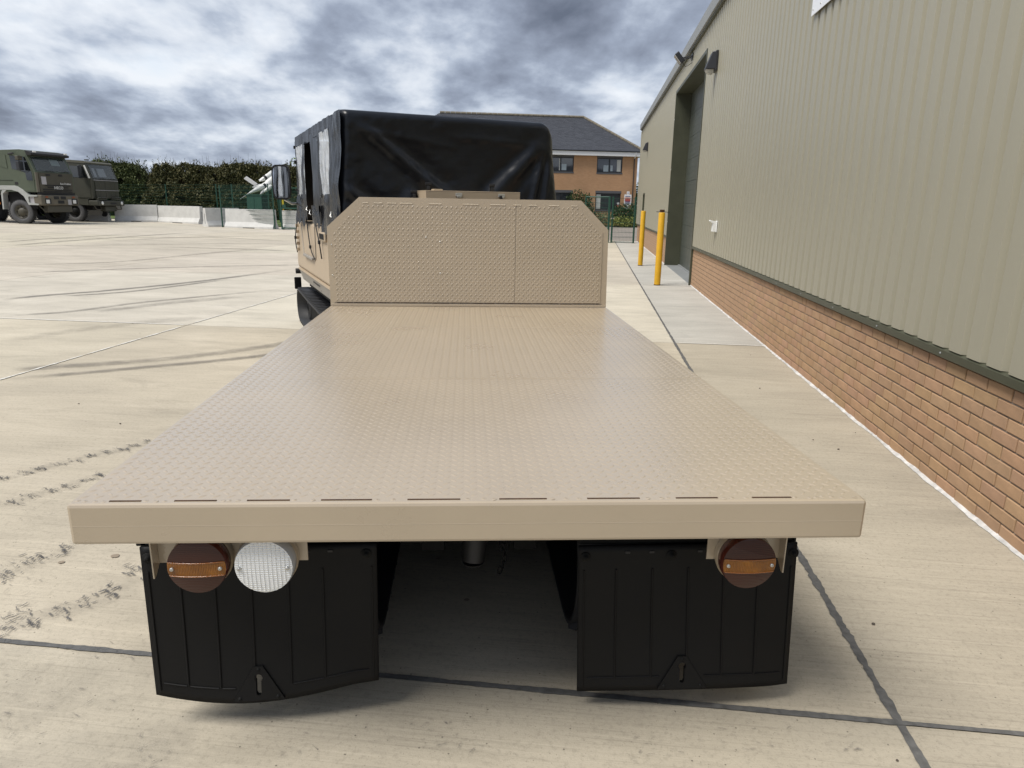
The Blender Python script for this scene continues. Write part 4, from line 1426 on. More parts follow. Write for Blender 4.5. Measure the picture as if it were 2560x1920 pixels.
# mirror on the far left
MR = MB()
cx_, cy_, cz_ = -.215, 2.93, 1.82
ring = []
for k in range(24):
    a = 2 * math.pi * k / 24
    ex = .105 * math.copysign(abs(math.cos(a)) ** .45, math.cos(a)); ez = .205 * math.copysign(abs(math.sin(a)) ** .45, math.sin(a))
    ring.append((cx_ + ex, cy_, cz_ + ez))
MR.prism(ring, (.02, .07, 0), 0, True)
mr = MR.build('mirror_housing', m_rubber, T, bevel=.008)
m = MB()
ring2 = [(cx_ + (x - cx_) * .86, cy_ - .003, cz_ + (z - cz_) * .90) for x, _, z in ring]
m.add(ring2, [list(range(24))])
m.build('mirror_glass', m_mirror, mr)
m = MB(); m.tube([(cx_ + .03, cy_ + .03, cz_ - .2), (-.10, 2.97, cz_ - .25), (.0, 3.0, cz_ - .24)], .014, 8); m.build('mirror_arm', m_zinc, T)

# ------------------------------------------------------------------ parked military trucks
m_gr1 = mat('grey green truck paint', (0.072, 0.088, 0.058), 0.55, var=0.08, vscale=3)
m_gr2 = mat('olive brown truck paint', (0.064, 0.058, 0.041), 0.6, var=0.10, vscale=3)
m_gr3 = mat('dark olive truck paint', (0.050, 0.050, 0.036), 0.6, var=0.12, vscale=3)
m_fend = mat('pale grey fender', (0.36, 0.37, 0.35), 0.6, var=0.1, vscale=4)
m_tyre = mat('tyre rubber', (0.030, 0.030, 0.031), 0.8, var=0.3, vscale=6, bump=.4, bscale=12, bdist=.02)
m_tside = mat('dusty tyre wall', (0.085, 0.085, 0.087), 0.85, var=0.2, vscale=5)
m_glassd = mat('truck window', (0.012, 0.014, 0.015), 0.06, spec=0.9, coat=.5)
m_wind = mat('truck windscreen', (0.05, 0.062, 0.062), 0.05, spec=.6, alpha=0.55, coat=.3)
m_hl = mat('headlamp glass', (0.75, 0.75, 0.72), 0.1, spec=.9)
m_mark = mat('white marking', (0.7, 0.7, 0.68), 0.6)
m_plate = mat('grey marking plate', (0.38, 0.37, 0.38), 0.6)


def wheel(par, x, y_, r, steer, w=.36, hub=None):
    d = Vector((math.sin(steer), -math.cos(steer), 0)) if y_ < 0 else Vector((-math.sin(steer), math.cos(steer), 0))
    m = MB(); c = Vector((x, y_, r)) - d * w
    m.lathe([(r * .58, .02), (r * .80, .0), (r * .96, .03), (r, .08), (r, w - .08), (r * .96, w - .03)], c, d, 40)
    o = m.build('wheel', m_tyre, par)
    tr_ = MB(); u = Vector((0, 0, 1)); t = d.cross(u).normalized()
    for k in range(36):
        a = 2 * math.pi * k / 36
        e = t * math.cos(a) + u * math.sin(a); q = t * -math.sin(a) + u * math.cos(a)
        for off in (.09, w - .09):
            tr_.obox(c + d * off + e * r, d * .075, q * .030, e * .014)
    tr_.build('tread_block', m_tyre, o, kind='stuff')
    m = MB(); m.lathe([(r * .97, w - .035), (r * .90, w - .006), (r * .72, w), (r * .60, w - .012), (r * .57, w - .05)], c, d, 40); m.build('tyre_wall', m_tside, o)
    m = MB(); m.lathe([(r * .57, w - .04), (r * .54, w - .02), (r * .50, w - .07), (r * .34, w - .10), (r * .28, w - .02), (r * .17, w + .01), (.001, w + .02)], c, d, 28); m.build('rim', hub or m_gr2, o)
    for k in range(8):
        a = k * math.pi / 4; q = c + d * (w - .075) + (t * math.cos(a) + u * math.sin(a)) * r * .42
        m = MB(); m.lathe([(.022, 0), (.022, .03), (.001, .034)], q, d, 6); m.build('wheel_nut', m_steel, o)
    return o


def quad(par, name, pts, off, mats, th=.015):
    """thin panel standing proud of a face, pts in order"""
    m = MB(); n = (Vector(pts[1]) - Vector(pts[0])).cross(Vector(pts[2]) - Vector(pts[1])).normalized()
    off = Vector(off)
    m.prism([Vector(p) + off for p in pts], -off.normalized() * th * 1.0 if off.length else n * th)
    return m.build(name, mats, par, bevel=.006)


def text(par, body, size, loc, rot, mats, name='lettering', ext=.004):
    cu = bpy.data.curves.new(name, 'FONT'); cu.body = body; cu.size = size; cu.extrude = ext
    cu.align_x = 'CENTER'; cu.align_y = 'CENTER'
    tmp = bpy.data.objects.new('tmp', cu); COL.objects.link(tmp)
    bpy.context.view_layer.update()
    me = bpy.data.meshes.new_from_object(tmp.evaluated_get(bpy.context.evaluated_depsgraph_get()))
    bpy.data.objects.remove(tmp); bpy.data.curves.remove(cu)
    me.materials.clear(); me.materials.append(mats)
    o = link(name, me, par); o.location = loc; o.rotation_euler = rot
    return o


def truck_bed(par, x0, x1, z, mats):
    m = MB(); m.box(x0, -.4, -.45, -.35, z - .55, z - .25); m.box(x0, -.4, .35, .45, z - .55, z - .25); m.build('chassis_rail', m_steel, par)
    m = MB(); m.box(x0, x1, -1.2, 1.2, z - .2, z); m.build('load_bed', mats, par, bevel=.01)
    for s in (-1.2, 1.15):
        m = MB(); m.box(x0, x1, s, s + .05, z + .002, z + .55); m.build('drop_side', mats, par, bevel=.01)


TX = 1.225
# -- truck 1: side towards us is y = -TX, heading +x; front face at x = 0
T1 = thing('military_truck', 'nearer military truck with grey green cab and pale grey wheel arch', 'truck', loc=(-22.15, 40.2, gzp(-22.15, 40.2)), rotz=R(-15), group='military trucks parked by the concrete barriers')
cabp = [(-2.35, 1.66), (0.0, 1.66), (0.02, 2.68), (-.34, 3.52), (-.42, 3.74), (-.75, 3.80), (-2.2, 3.76), (-2.35, 3.66)]
m = MB(); m.prism([(x, -TX, z) for x, z in cabp], (0, 2 * TX, 0)); cab1 = m.build('cab', m_gr1, T1, bevel=.05)
s = -TX - .004
door = [(-1.36, 1.72), (-.12, 1.72), (-.07, 2.62), (-.40, 3.50), (-1.40, 3.58)]
quad(T1, 'door', [(x, s, z) for x, z in door], (0, -.012, 0), m_gr1)
dwin = [(-1.34, 2.82), (-.80, 2.72), (-.55, 2.62), (-.52, 2.26), (-.16, 2.24), (-.16, 2.62), (-.44, 3.42), (-1.38, 3.48)]
quad(T1, 'door_window', [(x, s - .014, z) for x, z in dwin], (0, -.006, 0), m_glassd)
quad(T1, 'blank_panel', [(-2.12, s, 2.98), (-1.62, s, 2.84), (-1.64, s, 3.54), (-2.14, s, 3.54)], (0, -.018, 0), m_gr1)
m = MB(); m.box(-1.30, -1.10, s - .02, s, 2.02, 2.16); m.build('door_handle', m_blackm, T1)
m = MB(); m.box(-2.3, -.02, s - .010, s + .004, 2.235, 2.25); m.build('side_crease', m_steel, T1)
m = MB(); m.tube([(-1.42, s - .02, 3.56), (-1.0, s - .16, 3.60), (-1.0, s - .14, 3.56)], .05, 6); m.build('window_deflector', m_blackm, T1)
for z0, z1 in ((2.74, 3.18), (3.24, 3.46)):
    m = MB(); m.box(-.66, -.46, s - .42, s - .14, z0, z1); m.build('mirror_head', m_lamp if z0 < 3 else m_gr2, T1, bevel=.03)
m = MB(); m.tube([(-.5, s, 3.40), (-.56, s - .28, 3.50), (-.56, s - .28, 2.70), (-.4, s, 2.66)], .015, 6); m.build('mirror_arm', m_blackm, T1)
# front


def ws(x0z, z):
    return x0z


front = lambda z: 0.02 - (z - 2.68) * (.36 / .84)
quad(T1, 'windscreen', [(front(2.74), -1.10, 2.74), (front(2.74), 1.10, 2.74), (front(3.44), 1.04, 3.44), (front(3.44), -1.04, 3.44)], (.02, 0, .009), m_wind)
m = MB(); m.prism([(front(2.76) - .02, -1.05, 2.76), (front(2.76) - .02, 1.05, 2.76), (front(3.42) - .02, 1.0, 3.42), (front(3.42) - .02, -1.0, 3.42)], (-.012, 0, 0)); m.build('windscreen_back', m_glassd, T1)
quad(T1, 'windscreen_notice', [(front(3.05) + .004, .05, 3.05), (front(3.05) + .004, .62, 3.05), (front(3.36) + .004, .58, 3.36), (front(3.36) + .004, .05, 3.36)], (.012, 0, .005), mat('pale notice', (.42, .55, .55), .3))  # pale notice high on the windscreen
m = MB(); m.prism([(-.38, -1.22, 3.50), (-.06, -1.22, 3.52), (-.04, -1.22, 3.62), (-.42, -1.22, 3.76)], (0, 2.44, 0)); m.build('sun_visor', m_blackm, T1, bevel=.03)
for yy in (-1.0, 1.0):
    m = MB(); m.box(-.08, -.02, yy - .09, yy + .09, 3.66, 3.74); m.build('marker_lamp', m_hl, T1, bevel=.01)
for yy in (-.55, .45):
    m = MB(); m.tube([(.05, yy, 2.72), (.06, yy + .25, 2.76), (.04, yy + .55, 2.72)], .014, 6); m.build('wiper', m_blackm, T1)
gp = [(.02, -1.06, 1.66), (.02, 1.12, 1.66), (.04, 1.12, 2.66), (.04, -1.06, 2.66)]
quad(T1, 'grille_panel', gp, (.03, 0, 0), m_gr2, .04)
quad(T1, 'corner_panel', [(.0, -1.23, 1.66), (.0, -1.07, 1.66), (.02, -1.07, 2.66), (.02, -1.23, 2.66)], (.02, 0, 0), mat('tan grey panel', (.135, .12, .09), .6), .04)
for z, a, b in ((2.02, -.75, .90), (1.92, -.6, .75), (1.80, -.9, .98), (1.70, -.9, .98)):
    m = MB(); m.box(.07, .085, a, b, z - .028, z + .028); m.build('grille_slot', m_blackm, T1)
for yy in (-.62, .18):
    m = MB(); m.box(.07, .09, yy, yy + .26, 2.50, 2.60); m.build('air_slot', m_blackm, T1)
m = MB(); m.box(.072, .086, -.95, -.65, 2.06, 2.46); m.build('marking_plate', m_plate, T1)
text(T1, 'IVECO', .21, (.092, .08, 1.895), (R(90), 0, R(90)), m_mark)
text(T1, 'EuroTrakker', .14, (.078, .60, 2.12), (R(90), 0, R(90)), m_mark)
m = MB(); m.box(-.30, .20, -1.24, 1.24, .98, 1.52); m.build('bumper', mat('faded bumper', (.115, .10, .072), .65, var=.15, vscale=3), T1, bevel=.06)
m = MB(); m.box(-.1, .06, -1.15, 1.15, 1.53, 1.65); m.build('bumper_gap', m_blackm, T1)
for yy in (-.98, .78):
    m = MB(); m.box(.195, .215, yy - .04, yy + .32, 1.06, 1.34); m.build('headlamp_recess', m_blackm, T1)
    m = MB(); m.box(.21, .225, yy, yy + .22, 1.09, 1.28); m.build('headlamp', m_hl, T1, bevel=.01)
    m = MB(); m.box(.20, .215, yy, yy + .16, 1.38, 1.46); m.build('indicator_lamp', mat('amber', (.25, .06, .02), .3), T1)
for a, b, z0, z1 in ((-.45, -.12, 1.30, 1.46), (0.0, .34, 1.30, 1.46), (-.2, .2, 1.08, 1.24)):
    m = MB(); m.box(.195, .21, a, b, z0, z1); m.build('bumper_slot', m_blackm, T1)
m = MB(); m.box(.205, .218, .45, .68, 1.02, 1.30); m.build('marking_plate', m_plate, T1)
m = MB(); m.box(-.2, .1, -.8, .8, .62, .97); m.build('underride_guard', m_gr2, T1, bevel=.03)
m = MB(); m.tube([(-.25, -1.0, .98), (-.05, -.9, .70), (-.05, .9, .70), (-.25, 1.0, .98)], .035, 6); m.build('guard_bar', m_gr3, T1)
# fender
arch = [(-2.35, 1.98), (-2.35, 1.76), (-1.55, 1.76), (-1.15, 1.66), (-.85, 1.44), (-.62, 1.0), (.0, 1.0), (.0, 1.06), (-.58, 1.12), (-.58, 1.42), (-.02, 1.44), (-.02, 1.50), (-.55, 1.52), (-.85, 1.78), (-1.15, 1.94), (-1.35, 1.98)]
m = MB(); m.prism([(x, s - .045, z) for x, z in arch], (0, .30, 0)); m.build('fender', m_fend, T1)
m = MB(); m.box(-.55, -.02, s + .02, s + .25, 1.07, 1.42); m.build('step_recess', m_plate, T1)
m = MB(); m.prism([(x, s - .04, z) for x, z in [(-2.15, 1.74), (-2.25, 1.60), (-2.30, .75), (-2.22, .75), (-2.15, 1.55), (-1.9, 1.74)]], (0, .3, 0)); m.build('rear_fender', m_fend, T1)
m = MB(); m.box(-2.0, -.3, -1.05, 1.05, .8, 1.64); m.build('engine_bay', m_steel, T1)
wheel(T1, -1.22, -1.22, .63, R(10)); wheel(T1, -1.22, 1.22, .63, R(10))
wheel(T1, -5.2, -1.22, .63, 0); wheel(T1, -5.2, 1.22, .63, 0)
truck_bed(T1, -7.2, -2.6, 1.75, m_gr2)
m = MB(); m.box(-3.2, -2.55, -1.2, -.7, .75, 1.5); m.build('fuel_tank', m_steel, T1)
m = MB(); m.box(-2.55, -2.5, -1.24, -1.15, 1.0, 1.12); m.build('side_marker', mat('orange marker', (.7, .2, .02), .4), T1)

# -- truck 2
T2 = thing('military_truck', 'farther dark olive military truck with square cab and bumper brush guards', 'truck', loc=(-21.75, 44.75, gzp(-21.75, 44.75)), rotz=R(-8), group='military trucks parked by the concrete barriers')
cab2 = [(-2.3, 1.36), (-.03, 1.36), (0.0, 2.46), (-.30, 3.36), (-.42, 3.44), (-2.2, 3.52), (-2.3, 3.44)]
m = MB(); m.prism([(x, -TX, z) for x, z in cab2], (0, 2 * TX, 0)); m.build('cab', m_gr3, T2, bevel=.05)
m = MB(); m.prism([(x, -TX - .02, z) for x, z in [(-.32, 3.36), (-.26, 3.40), (-.38, 3.50), (-1.2, 3.54), (-2.32, 3.56), (-2.32, 3.46)]], (0, 2 * TX + .04, 0)); m.build('roof_skin', mat('pale olive', (.11, .105, .078), .6), T2, bevel=.02)  # roof skin in a paler olive than the cab
for yy in (-.75, .95):
    m = MB(); m.box(-.55, -.40, yy - .12, yy + .12, 3.54, 3.60); m.build('marker_lamp', m_gr3, T2, bevel=.01)
s = -TX - .004
quad(T2, 'door', [(-1.30, s, 1.42), (-.16, s, 1.42), (-.14, s, 2.44), (-.40, s, 3.30), (-1.32, s, 3.34)], (0, -.012, 0), m_gr3)
quad(T2, 'door_window', [(-1.24, s - .014, 2.58), (-.26, s - .014, 2.54), (-.44, s - .014, 3.18), (-1.25, s - .014, 3.22)], (0, -.006, 0), m_glassd)
quad(T2, 'rear_window', [(-2.15, s, 2.6), (-1.42, s, 2.6), (-1.42, s, 3.22), (-2.15, s, 3.26)], (0, -.012, 0), m_glassd)
quad(T2, 'quarter_window', [(-.17, s - .004, 2.52), (-.05, s - .004, 2.52), (-.29, s - .004, 3.24), (-.38, s - .004, 3.24)], (0, -.012, 0), m_hl)
m = MB(); m.box(-.55, -.42, s - .34, s - .12, 2.50, 3.24); m.build('mirror_head', m_lamp, T2, bevel=.03)
front = lambda z: 0.0 - (z - 2.46) * (.30 / .90)
quad(T2, 'windscreen', [(front(2.52), -1.08, 2.52), (front(2.52), 1.08, 2.52), (front(3.28), 1.02, 3.28), (front(3.28), -1.02, 3.28)], (.02, 0, .008), m_wind)
m = MB(); m.prism([(front(2.54) - .02, -1.03, 2.54), (front(2.54) - .02, 1.03, 2.54), (front(3.26) - .02, 1.0, 3.26), (front(3.26) - .02, -1.0, 3.26)], (-.012, 0, 0)); m.build('windscreen_back', mat('interior seen through glass', (.16, .17, .17), .4), T2)
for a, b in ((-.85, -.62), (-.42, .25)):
    quad(T2, 'window_light_patch', [(front(2.62) + .004, a, 2.62), (front(2.62) + .004, b, 2.62), (front(3.1) + .004, b, 3.1), (front(3.1) + .004, a, 3.1)], (.010, 0, .004), mat('window daylight', (.5, .55, .6), .2))  # pale panes on the windscreen: daylight through the rear windows, put in as colour
for yy in (-.5, .35):
    m = MB(); m.tube([(.04, yy, 2.50), (.05, yy + .25, 2.55), (.03, yy + .5, 2.50)], .014, 6); m.build('wiper', m_blackm, T2)
quad(T2, 'grille_panel', [(.0, -1.0, 1.40), (.0, 1.14, 1.40), (.0, 1.14, 2.40), (.0, -1.0, 2.40)], (.03, 0, 0), m_gr3, .04)
for k in range(9):
    m = MB(); m.box(.028, .036, -.98, 1.12, 1.44 + k * .105, 1.455 + k * .105); m.build('grille_bar', m_gr2, T2)
for yy in (-.60, -.10, .42, .80):
    m = MB(); m.box(.034, .042, yy, yy + .02, 1.44, 2.36); m.build('grille_post', m_gr2, T2)
m = MB(); m.box(.03, .05, -1.04, 1.2, 1.84, 1.865); m.build('pull_bar', m_plate, T2)
m = MB(); m.box(.03, .05, -1.10, 1.16, 2.41, 2.44); m.build('hood_lip', m_plate, T2)
m = MB(); m.box(-.35, .24, -1.25, 1.25, .96, 1.26); m.build('bumper', m_gr3, T2, bevel=.04)
for yy in (-.86, .98):
    m = MB(); m.lathe([(.10, 0), (.10, .03), (.06, .045), (.001, .05)], (.235, yy, 1.11), (1, 0, 0), 18); m.build('headlamp', m_hl, T2)
for yy in (-.72, .66):
    m = MB(); m.tube([(.0, yy - .36, 1.27), (.22, yy - .36, 1.42), (.22, yy + .30, 1.42), (.0, yy + .36, 1.27)], .035, 7); m.tube([(.1, yy - .36, 1.27), (.24, yy - .34, 1.33), (.24, yy + .30, 1.33)], .03, 6); m.build('brush_guard', m_gr3, T2)
m = MB(); m.box(.235, .25, -.1, .45, 1.04, 1.14); m.build('bumper_slot', m_blackm, T2)
m = MB(); m.box(-.3, .05, -.35, .75, .62, .95); m.build('sump_guard', m_gr3, T2, bevel=.06)
for yy in (-1.0, .95):
    m = MB(); m.tube([(.0, yy - .28, .96), (.08, yy - .22, .74), (.08, yy + .18, .74), (.0, yy + .26, .96)], .028, 6); m.build('tow_loop', m_gr2, T2)
m = MB(); m.prism([(x, s - .02, z) for x, z in [(-2.3, 1.34), (-2.3, 1.24), (-1.7, 1.34), (-1.35, 1.30), (-.85, 1.0), (-.36, .98), (-.36, 1.34)]], (0, .3, 0)); m.build('fender', m_gr3, T2)
m = MB(); m.box(-2.1, -.3, -1.0, 1.0, .7, 1.34); m.build('engine_bay', m_steel, T2)
wheel(T2, -1.35, -1.2, .62, R(0), hub=m_steel); wheel(T2, -1.35, 1.2, .62, R(0), hub=m_steel)
wheel(T2, -5.0, -1.2, .62, 0, hub=m_steel); wheel(T2, -5.0, 1.2, .62, 0, hub=m_steel)
truck_bed(T2, -7.0, -2.5, 1.6, m_gr3)

# ------------------------------------------------------------------ concrete barriers
m_barr = mat('pale barrier concrete', (0.56, 0.555, 0.53), 0.85, var=0.10, vscale=2.5, dirt=((0.38, 0.37, 0.34), 3.0, 0.56, 0.5))
BARS = [((-25.2, 45.55), (-22.35, 45.95), 'white concrete barrier half hidden behind the farther truck'),
        ((-22.05, 46.15), (-19.60, 46.50), 'white concrete barrier just right of the truck fronts, shaded at one end'),
        ((-19.48, 46.52), (-16.30, 44.85), 'white concrete barrier between the truck side barrier and the angled block'),
        ((-14.85, 41.30), (-13.50, 43.0), 'grey shaded concrete barrier turned end on beside the green fence post'),
        ((-13.55, 41.10), (-10.65, 40.30), 'white concrete barrier behind the green mesh fence'),
        ((-10.15, 40.15), (-8.0, 39.2), 'white concrete barrier behind the narrow green gate'),
        ((5.15, 32.6), (6.35, 35.6), 'grey concrete barrier beside the green gate by the hangar')]
for (x0, y0), (x1, y1), lab in BARS:
    a = math.atan2(y1 - y0, x1 - x0); L = math.hypot(x1 - x0, y1 - y0)
    b = thing('concrete_barrier', lab, 'barrier', loc=((x0 + x1) / 2, (y0 + y1) / 2, gzp((x0 + x1) / 2, (y0 + y1) / 2) - .02), rotz=a, group='concrete barriers along the yard edge')
    pr_ = [(-.30, 0), (-.30, .10), (-.285, .13), (-.15, .36), (-.11, 1.06), (.11, 1.06), (.15, .36), (.285, .13), (.30, .10), (.30, 0)]
    m = MB(); m.prism([(-L / 2, yy, z) for yy, z in pr_], (L, 0, 0)); m.build('block', m_barr, b, bevel=.012)
    m = MB(); m.box(-L * .12, L * .12, -.304, .304, -.01, .06); m.build('forklift_slot', m_blackm, b)
    for e in (-L / 2 - .01, L / 2 - .002):
        m = MB(); m.box(e, e + .012, -.02, .02, .2, .75); m.build('end_loop', m_gutter, b)

# ------------------------------------------------------------------ green mesh fences
m_green = mat('green fence paint', (0.012, 0.060, 0.040), 0.5)


def mesh_panel(par, a, b, z0, z1, name='wire_panel', wires=.05, fat=1.0):
    m = MB(); a, b = Vector(a), Vector(b); d = (b - a); L = d.length; d.normalize(); n = Vector((-d.y, d.x, 0))
    k = int(L / wires)
    for i in range(k + 1):
        p = a + d * (L * i / k)
        m.obox((p.x, p.y, (z0 + z1) / 2), d * .0025 * fat, n * .0025 * fat, (0, 0, (z1 - z0) / 2))
    kz = int((z1 - z0) / .2)
    for i in range(kz + 1):
        z = z0 + (z1 - z0) * i / kz; c = (a + b) / 2
        for o in (-.006, .006):
            m.obox((c.x + n.x * o, c.y + n.y * o, z), d * L / 2, n * .003, (0, 0, .006 * fat))
    return m.build(name, m_green, par)


def post(par, p, h, w=.03, z=0.0):
    m = MB(); m.box(p[0] - w, p[0] + w, p[1] - w, p[1] + w, z, z + h); m.build('post', m_green, par, bevel=.006)
    m = MB(); m.box(p[0] - w * 1.8, p[0] + w * 1.8, p[1] - w * 1.8, p[1] + w * 1.8, z, z + .015); m.build('base_plate', m_green, par)


zl = .10
fn = thing('mesh_fence', 'green wire mesh fence panels in front of the white barriers', 'fence', loc=(-12.2, 40.7, zl))
o = Vector((-12.2, 40.7))
q = [Vector(p) - o for p in ((-13.86, 41.2), (-10.63, 40.05))]
for p in q:
    post(fn, p, 2.3)
mesh_panel(fn, (*q[0], 0), (*q[1], 0), .08, 2.28)
gt = thing('mesh_gate', 'narrow green mesh gate left of the canvas carrier', 'gate', loc=(-9.4, 39.5, zl))
o2 = Vector((-9.4, 39.5)); q = [Vector(p) - o2 for p in ((-10.16, 39.75), (-8.5, 39.2))]
for p in q:
    post(gt, p, 2.3, .04)
d = (q[1] - q[0]).normalized()
for z in (.06, 1.12, 2.2):
    m = MB(); c = (q[0] + q[1]) / 2; m.obox((c.x, c.y, z), (d.x * .86, d.y * .86, 0), (-d.y * .02, d.x * .02, 0), (0, 0, .025)); m.build('gate_rail', m_green, gt)
mesh_panel(gt, (*q[0], 0), (*q[1], 0), .1, 2.2)
m = MB(); m.box(q[0].x + .1, q[0].x + .28, q[0].y - .08, q[0].y + .02, 1.15, 1.32); m.build('lock_box', m_green, gt)
fb2 = thing('mesh_fence', 'green wire mesh fence standing behind the white barriers and before the hedge', 'fence', loc=(-16, 47, .3))
o3 = Vector((-16, 47)); Q = [(-26.2, 54.0), (-20.8, 51.0), (-16.23, 47.61), (-14.88, 46.5), (-12.0, 44.2), (-9.5, 42.5)]
Q = [Vector(p) - o3 for p in Q]
for p in Q:
    post(fb2, p, 2.3)
for a, b in zip(Q[:-1], Q[1:]):
    mesh_panel(fb2, (*a, 0), (*b, 0), .05, 2.28, wires=.14, fat=.5)
gr = thing('mesh_gate', 'green mesh gate across the path at the hangar end', 'gate', loc=(7.0, 31.3, 0))
o4 = Vector((7.0, 31.3)); q = [Vector(p) - o4 for p in ((6.42, 31.40), (6.56, 31.36), (7.54, 31.23))]
for p in q:
    post(gr, p, 2.02, .035)
mesh_panel(gr, (*q[1], 0), (*q[2], 0), .05, 1.95, wires=.06)
m = MB(); c = (q[1] + q[2]) / 2; d = (q[2] - q[1]); m.obox((c.x, c.y, .04), d / 2 - d * .04, (0, .012, 0), (0, 0, .015)) if False else m.box(q[1].x + .04, q[2].x - .04, c.y - .015, c.y + .015, .03, .05); m.build('bottom_rail', m_green, gr)
for x in (-.05, .05):
    m = MB(); m.box(q[1].x + x - .03, q[1].x + x + .03, q[1].y - .06, q[1].y - .04, 1.05, 1.10); m.build('latch', m_zinc, gr)
fr_ = thing('mesh_fence', 'green framed mesh fence panel left of the hangar end gate', 'fence', loc=(5.9, 31.7, 0))
for p in ((-.45, .35), (.5, -.28)):
    post(fr_, p, 2.0, .03)
mesh_panel(fr_, (-.45, .35, 0), (.5, -.28, 0), .05, 1.95, wires=.06)
m = MB(); m.tube([(-.45, .35, 2.0), (.5, -.28, 2.0)], .03, 6); m.build('top_rail', m_green, fr_)

# cabinet, marker post
cb = thing('utility_cabinet', 'dark green utility cabinet behind the mesh fence below the missile', 'cabinet', loc=(-12.75, 44.6, .15), rotz=R(-20))
m = MB(); m.box(-.55, .55, -.35, .35, .0, 1.75); m.build('housing', mat('cabinet green', (.008, .035, .035), .45), cb, bevel=.02)
m = MB(); m.box(-.6, .6, -.4, .4, 1.751, 1.80); m.build('roof', m_green, cb)
m = MB(); m.box(-.58, .58, -.39, .38, .3, .75); m.build('plinth_band', m_green, cb, bevel=.01)
for x in (-.27, .27):
    m = MB(); m.box(x - .25, x + .25, -.37, -.352, .8, 1.7); m.build('door', m_green, cb)
yp = thing('marker_post', 'short yellow marker post beside the green gate', 'post', loc=(-11.1, 44.0, .1))
m = MB(); m.tube([(0, 0, 0), (0, 0, 1.6)], .035, 8); m.build('shaft', m_yel, yp)
m = MB(); m.box(-.05, .05, -.05, .05, 1.2, 1.62); m.build('cap', mat('bright yellow', (.75, .58, .02), .5), yp, bevel=.01)

# ------------------------------------------------------------------ display missile beyond the fence
MS = thing('display_missile', 'white display missile with long nose probe and grey fin above the green fence', 'missile', loc=(-13.45, 48.68, 0.0), rotz=R(-3.9))
m_mw = mat('missile white', (0.72, 0.72, 0.69), 0.4, var=.05, vscale=3)
m_mg = mat('missile fin grey', (0.42, 0.42, 0.42), 0.5)
m_mb = mat('missile black', (0.012, 0.012, 0.012), 0.5)


def ml(x, z, d=0.0):
    """a point on the missile: metres right of and above its cradle, d metres farther back"""
    k = (46 + d) / 46
    return Vector((x * k, d, (z - 1.4) * k + 1.4))


def body(name, a, b, prof, par=MS, mm=None):
    a, b = Vector(a), Vector(b); L_ = (b - a).length
    m = MB(); m.lathe([(r, h * L_) for r, h in prof], a, b - a, 22)
    return m.build(name, mm or m_mw, par)


pb = body('nose_probe', ml(-1.08, 1.70, -1.6), ml(-.60, 2.10, -1.1), [(.012, 0), (.022, .6), (.05, 1)], mm=m_mg)
fu = body('fuselage', ml(-.62, 2.08, -1.12), ml(.30, 2.72, .1), [(.05, 0), (.10, .18), (.17, .5), (.20, 1)])
tb = body('tail_body', ml(.12, 2.62, 0), ml(.98, 3.36, 1.0), [(.16, 0), (.27, .12), (.31, .4), (.31, 1), (.26, 1.06), (.001, 1.0)])
body('black_band', ml(.80, 3.20, .79), ml(.97, 3.35, .98), [(.315, 0), (.318, .05), (.318, 1.3), (.25, 1.5), (.001, 1.4)], tb, m_mb)
up_ = body('booster', ml(-.22, 2.85, -.2), ml(.44, 3.36, .5), [(.02, 0), (.12, .25), (.17, .6), (.17, 1), (.001, 1)])
body('booster_ring', ml(.02, 3.03, .05), ml(.12, 3.11, .15), [(.17, 0), (.175, .1), (.175, .9), (.17, 1)], up_, m_mb)
lo_ = body('booster', ml(-.42, 2.20, -.9), ml(.16, 2.60, -.2), [(.02, 0), (.10, .25), (.15, .6), (.15, 1), (.001, 1)])
body('booster_ring', ml(.06, 2.53, -.32), ml(.15, 2.59, -.21), [(.152, 0), (.157, .1), (.157, 1.1), (.001, 1.1)], lo_, m_mb)
l2 = body('booster', ml(.18, 2.18, -.6), ml(.52, 2.55, -.1), [(.05, 0), (.11, .3), (.13, .6), (.13, 1), (.001, 1)])
l3 = body('booster', ml(.0, 2.02, -.8), ml(.20, 2.30, -.4), [(.02, 0), (.09, .3), (.10, .6), (.10, 1), (.001, 1)], mm=m_mg)
l4 = body('booster', ml(.62, 2.42, .3), ml(.80, 2.56, .5), [(.10, 0), (.14, .2), (.14, 1), (.001, 1)], mm=m_mb)
for nm, pts, th, mm in (('wing', [(-1.38, 3.0, .2), (-1.20, 3.14, .2), (-.44, 2.68, .0), (-.62, 2.54, .0)], .05, m_mg),
                        ('tail_fin', [(-.30, 2.92, -.1), (.10, 3.10, .1), (.40, 3.50, .5), (.34, 3.52, .5)], .05, m_mw),
                        ('lower_fin', [(-.70, 2.46, -.3), (-.30, 2.40, -.2), (.0, 2.62, .0), (-.30, 2.66, .0)], .05, m_mg)):
    m = MB(); m.prism([ml(*p) for p in pts], (.0, th, .03)); m.build(nm, mm, MS)
m = MB(); m.tube([(-.1, .2, 0), (.1, .3, 2.4)], .12, 8); m.tube([(.7, 1.0, 0), (.6, .8, 2.8)], .12, 8); m.build('cradle', m_green, MS)


# ------------------------------------------------------------------ planting
def leaf_mat(name, a, b):
    m = bpy.data.materials.new(name); m.use_nodes = True
    t = m.node_tree; L = t.links; bs_ = t.nodes['Principled BSDF']
    geo = N(t, 'ShaderNodeNewGeometry')
    c = RAMP(t, geo.outputs['Random Per Island'], [(0.0, a), (1.0, b)])
    L.new(c, bs_.inputs['Base Color']); bs_.inputs['Roughness'].default_value = .65
    bs_.inputs['Specular IOR Level'].default_value = .25
    return m


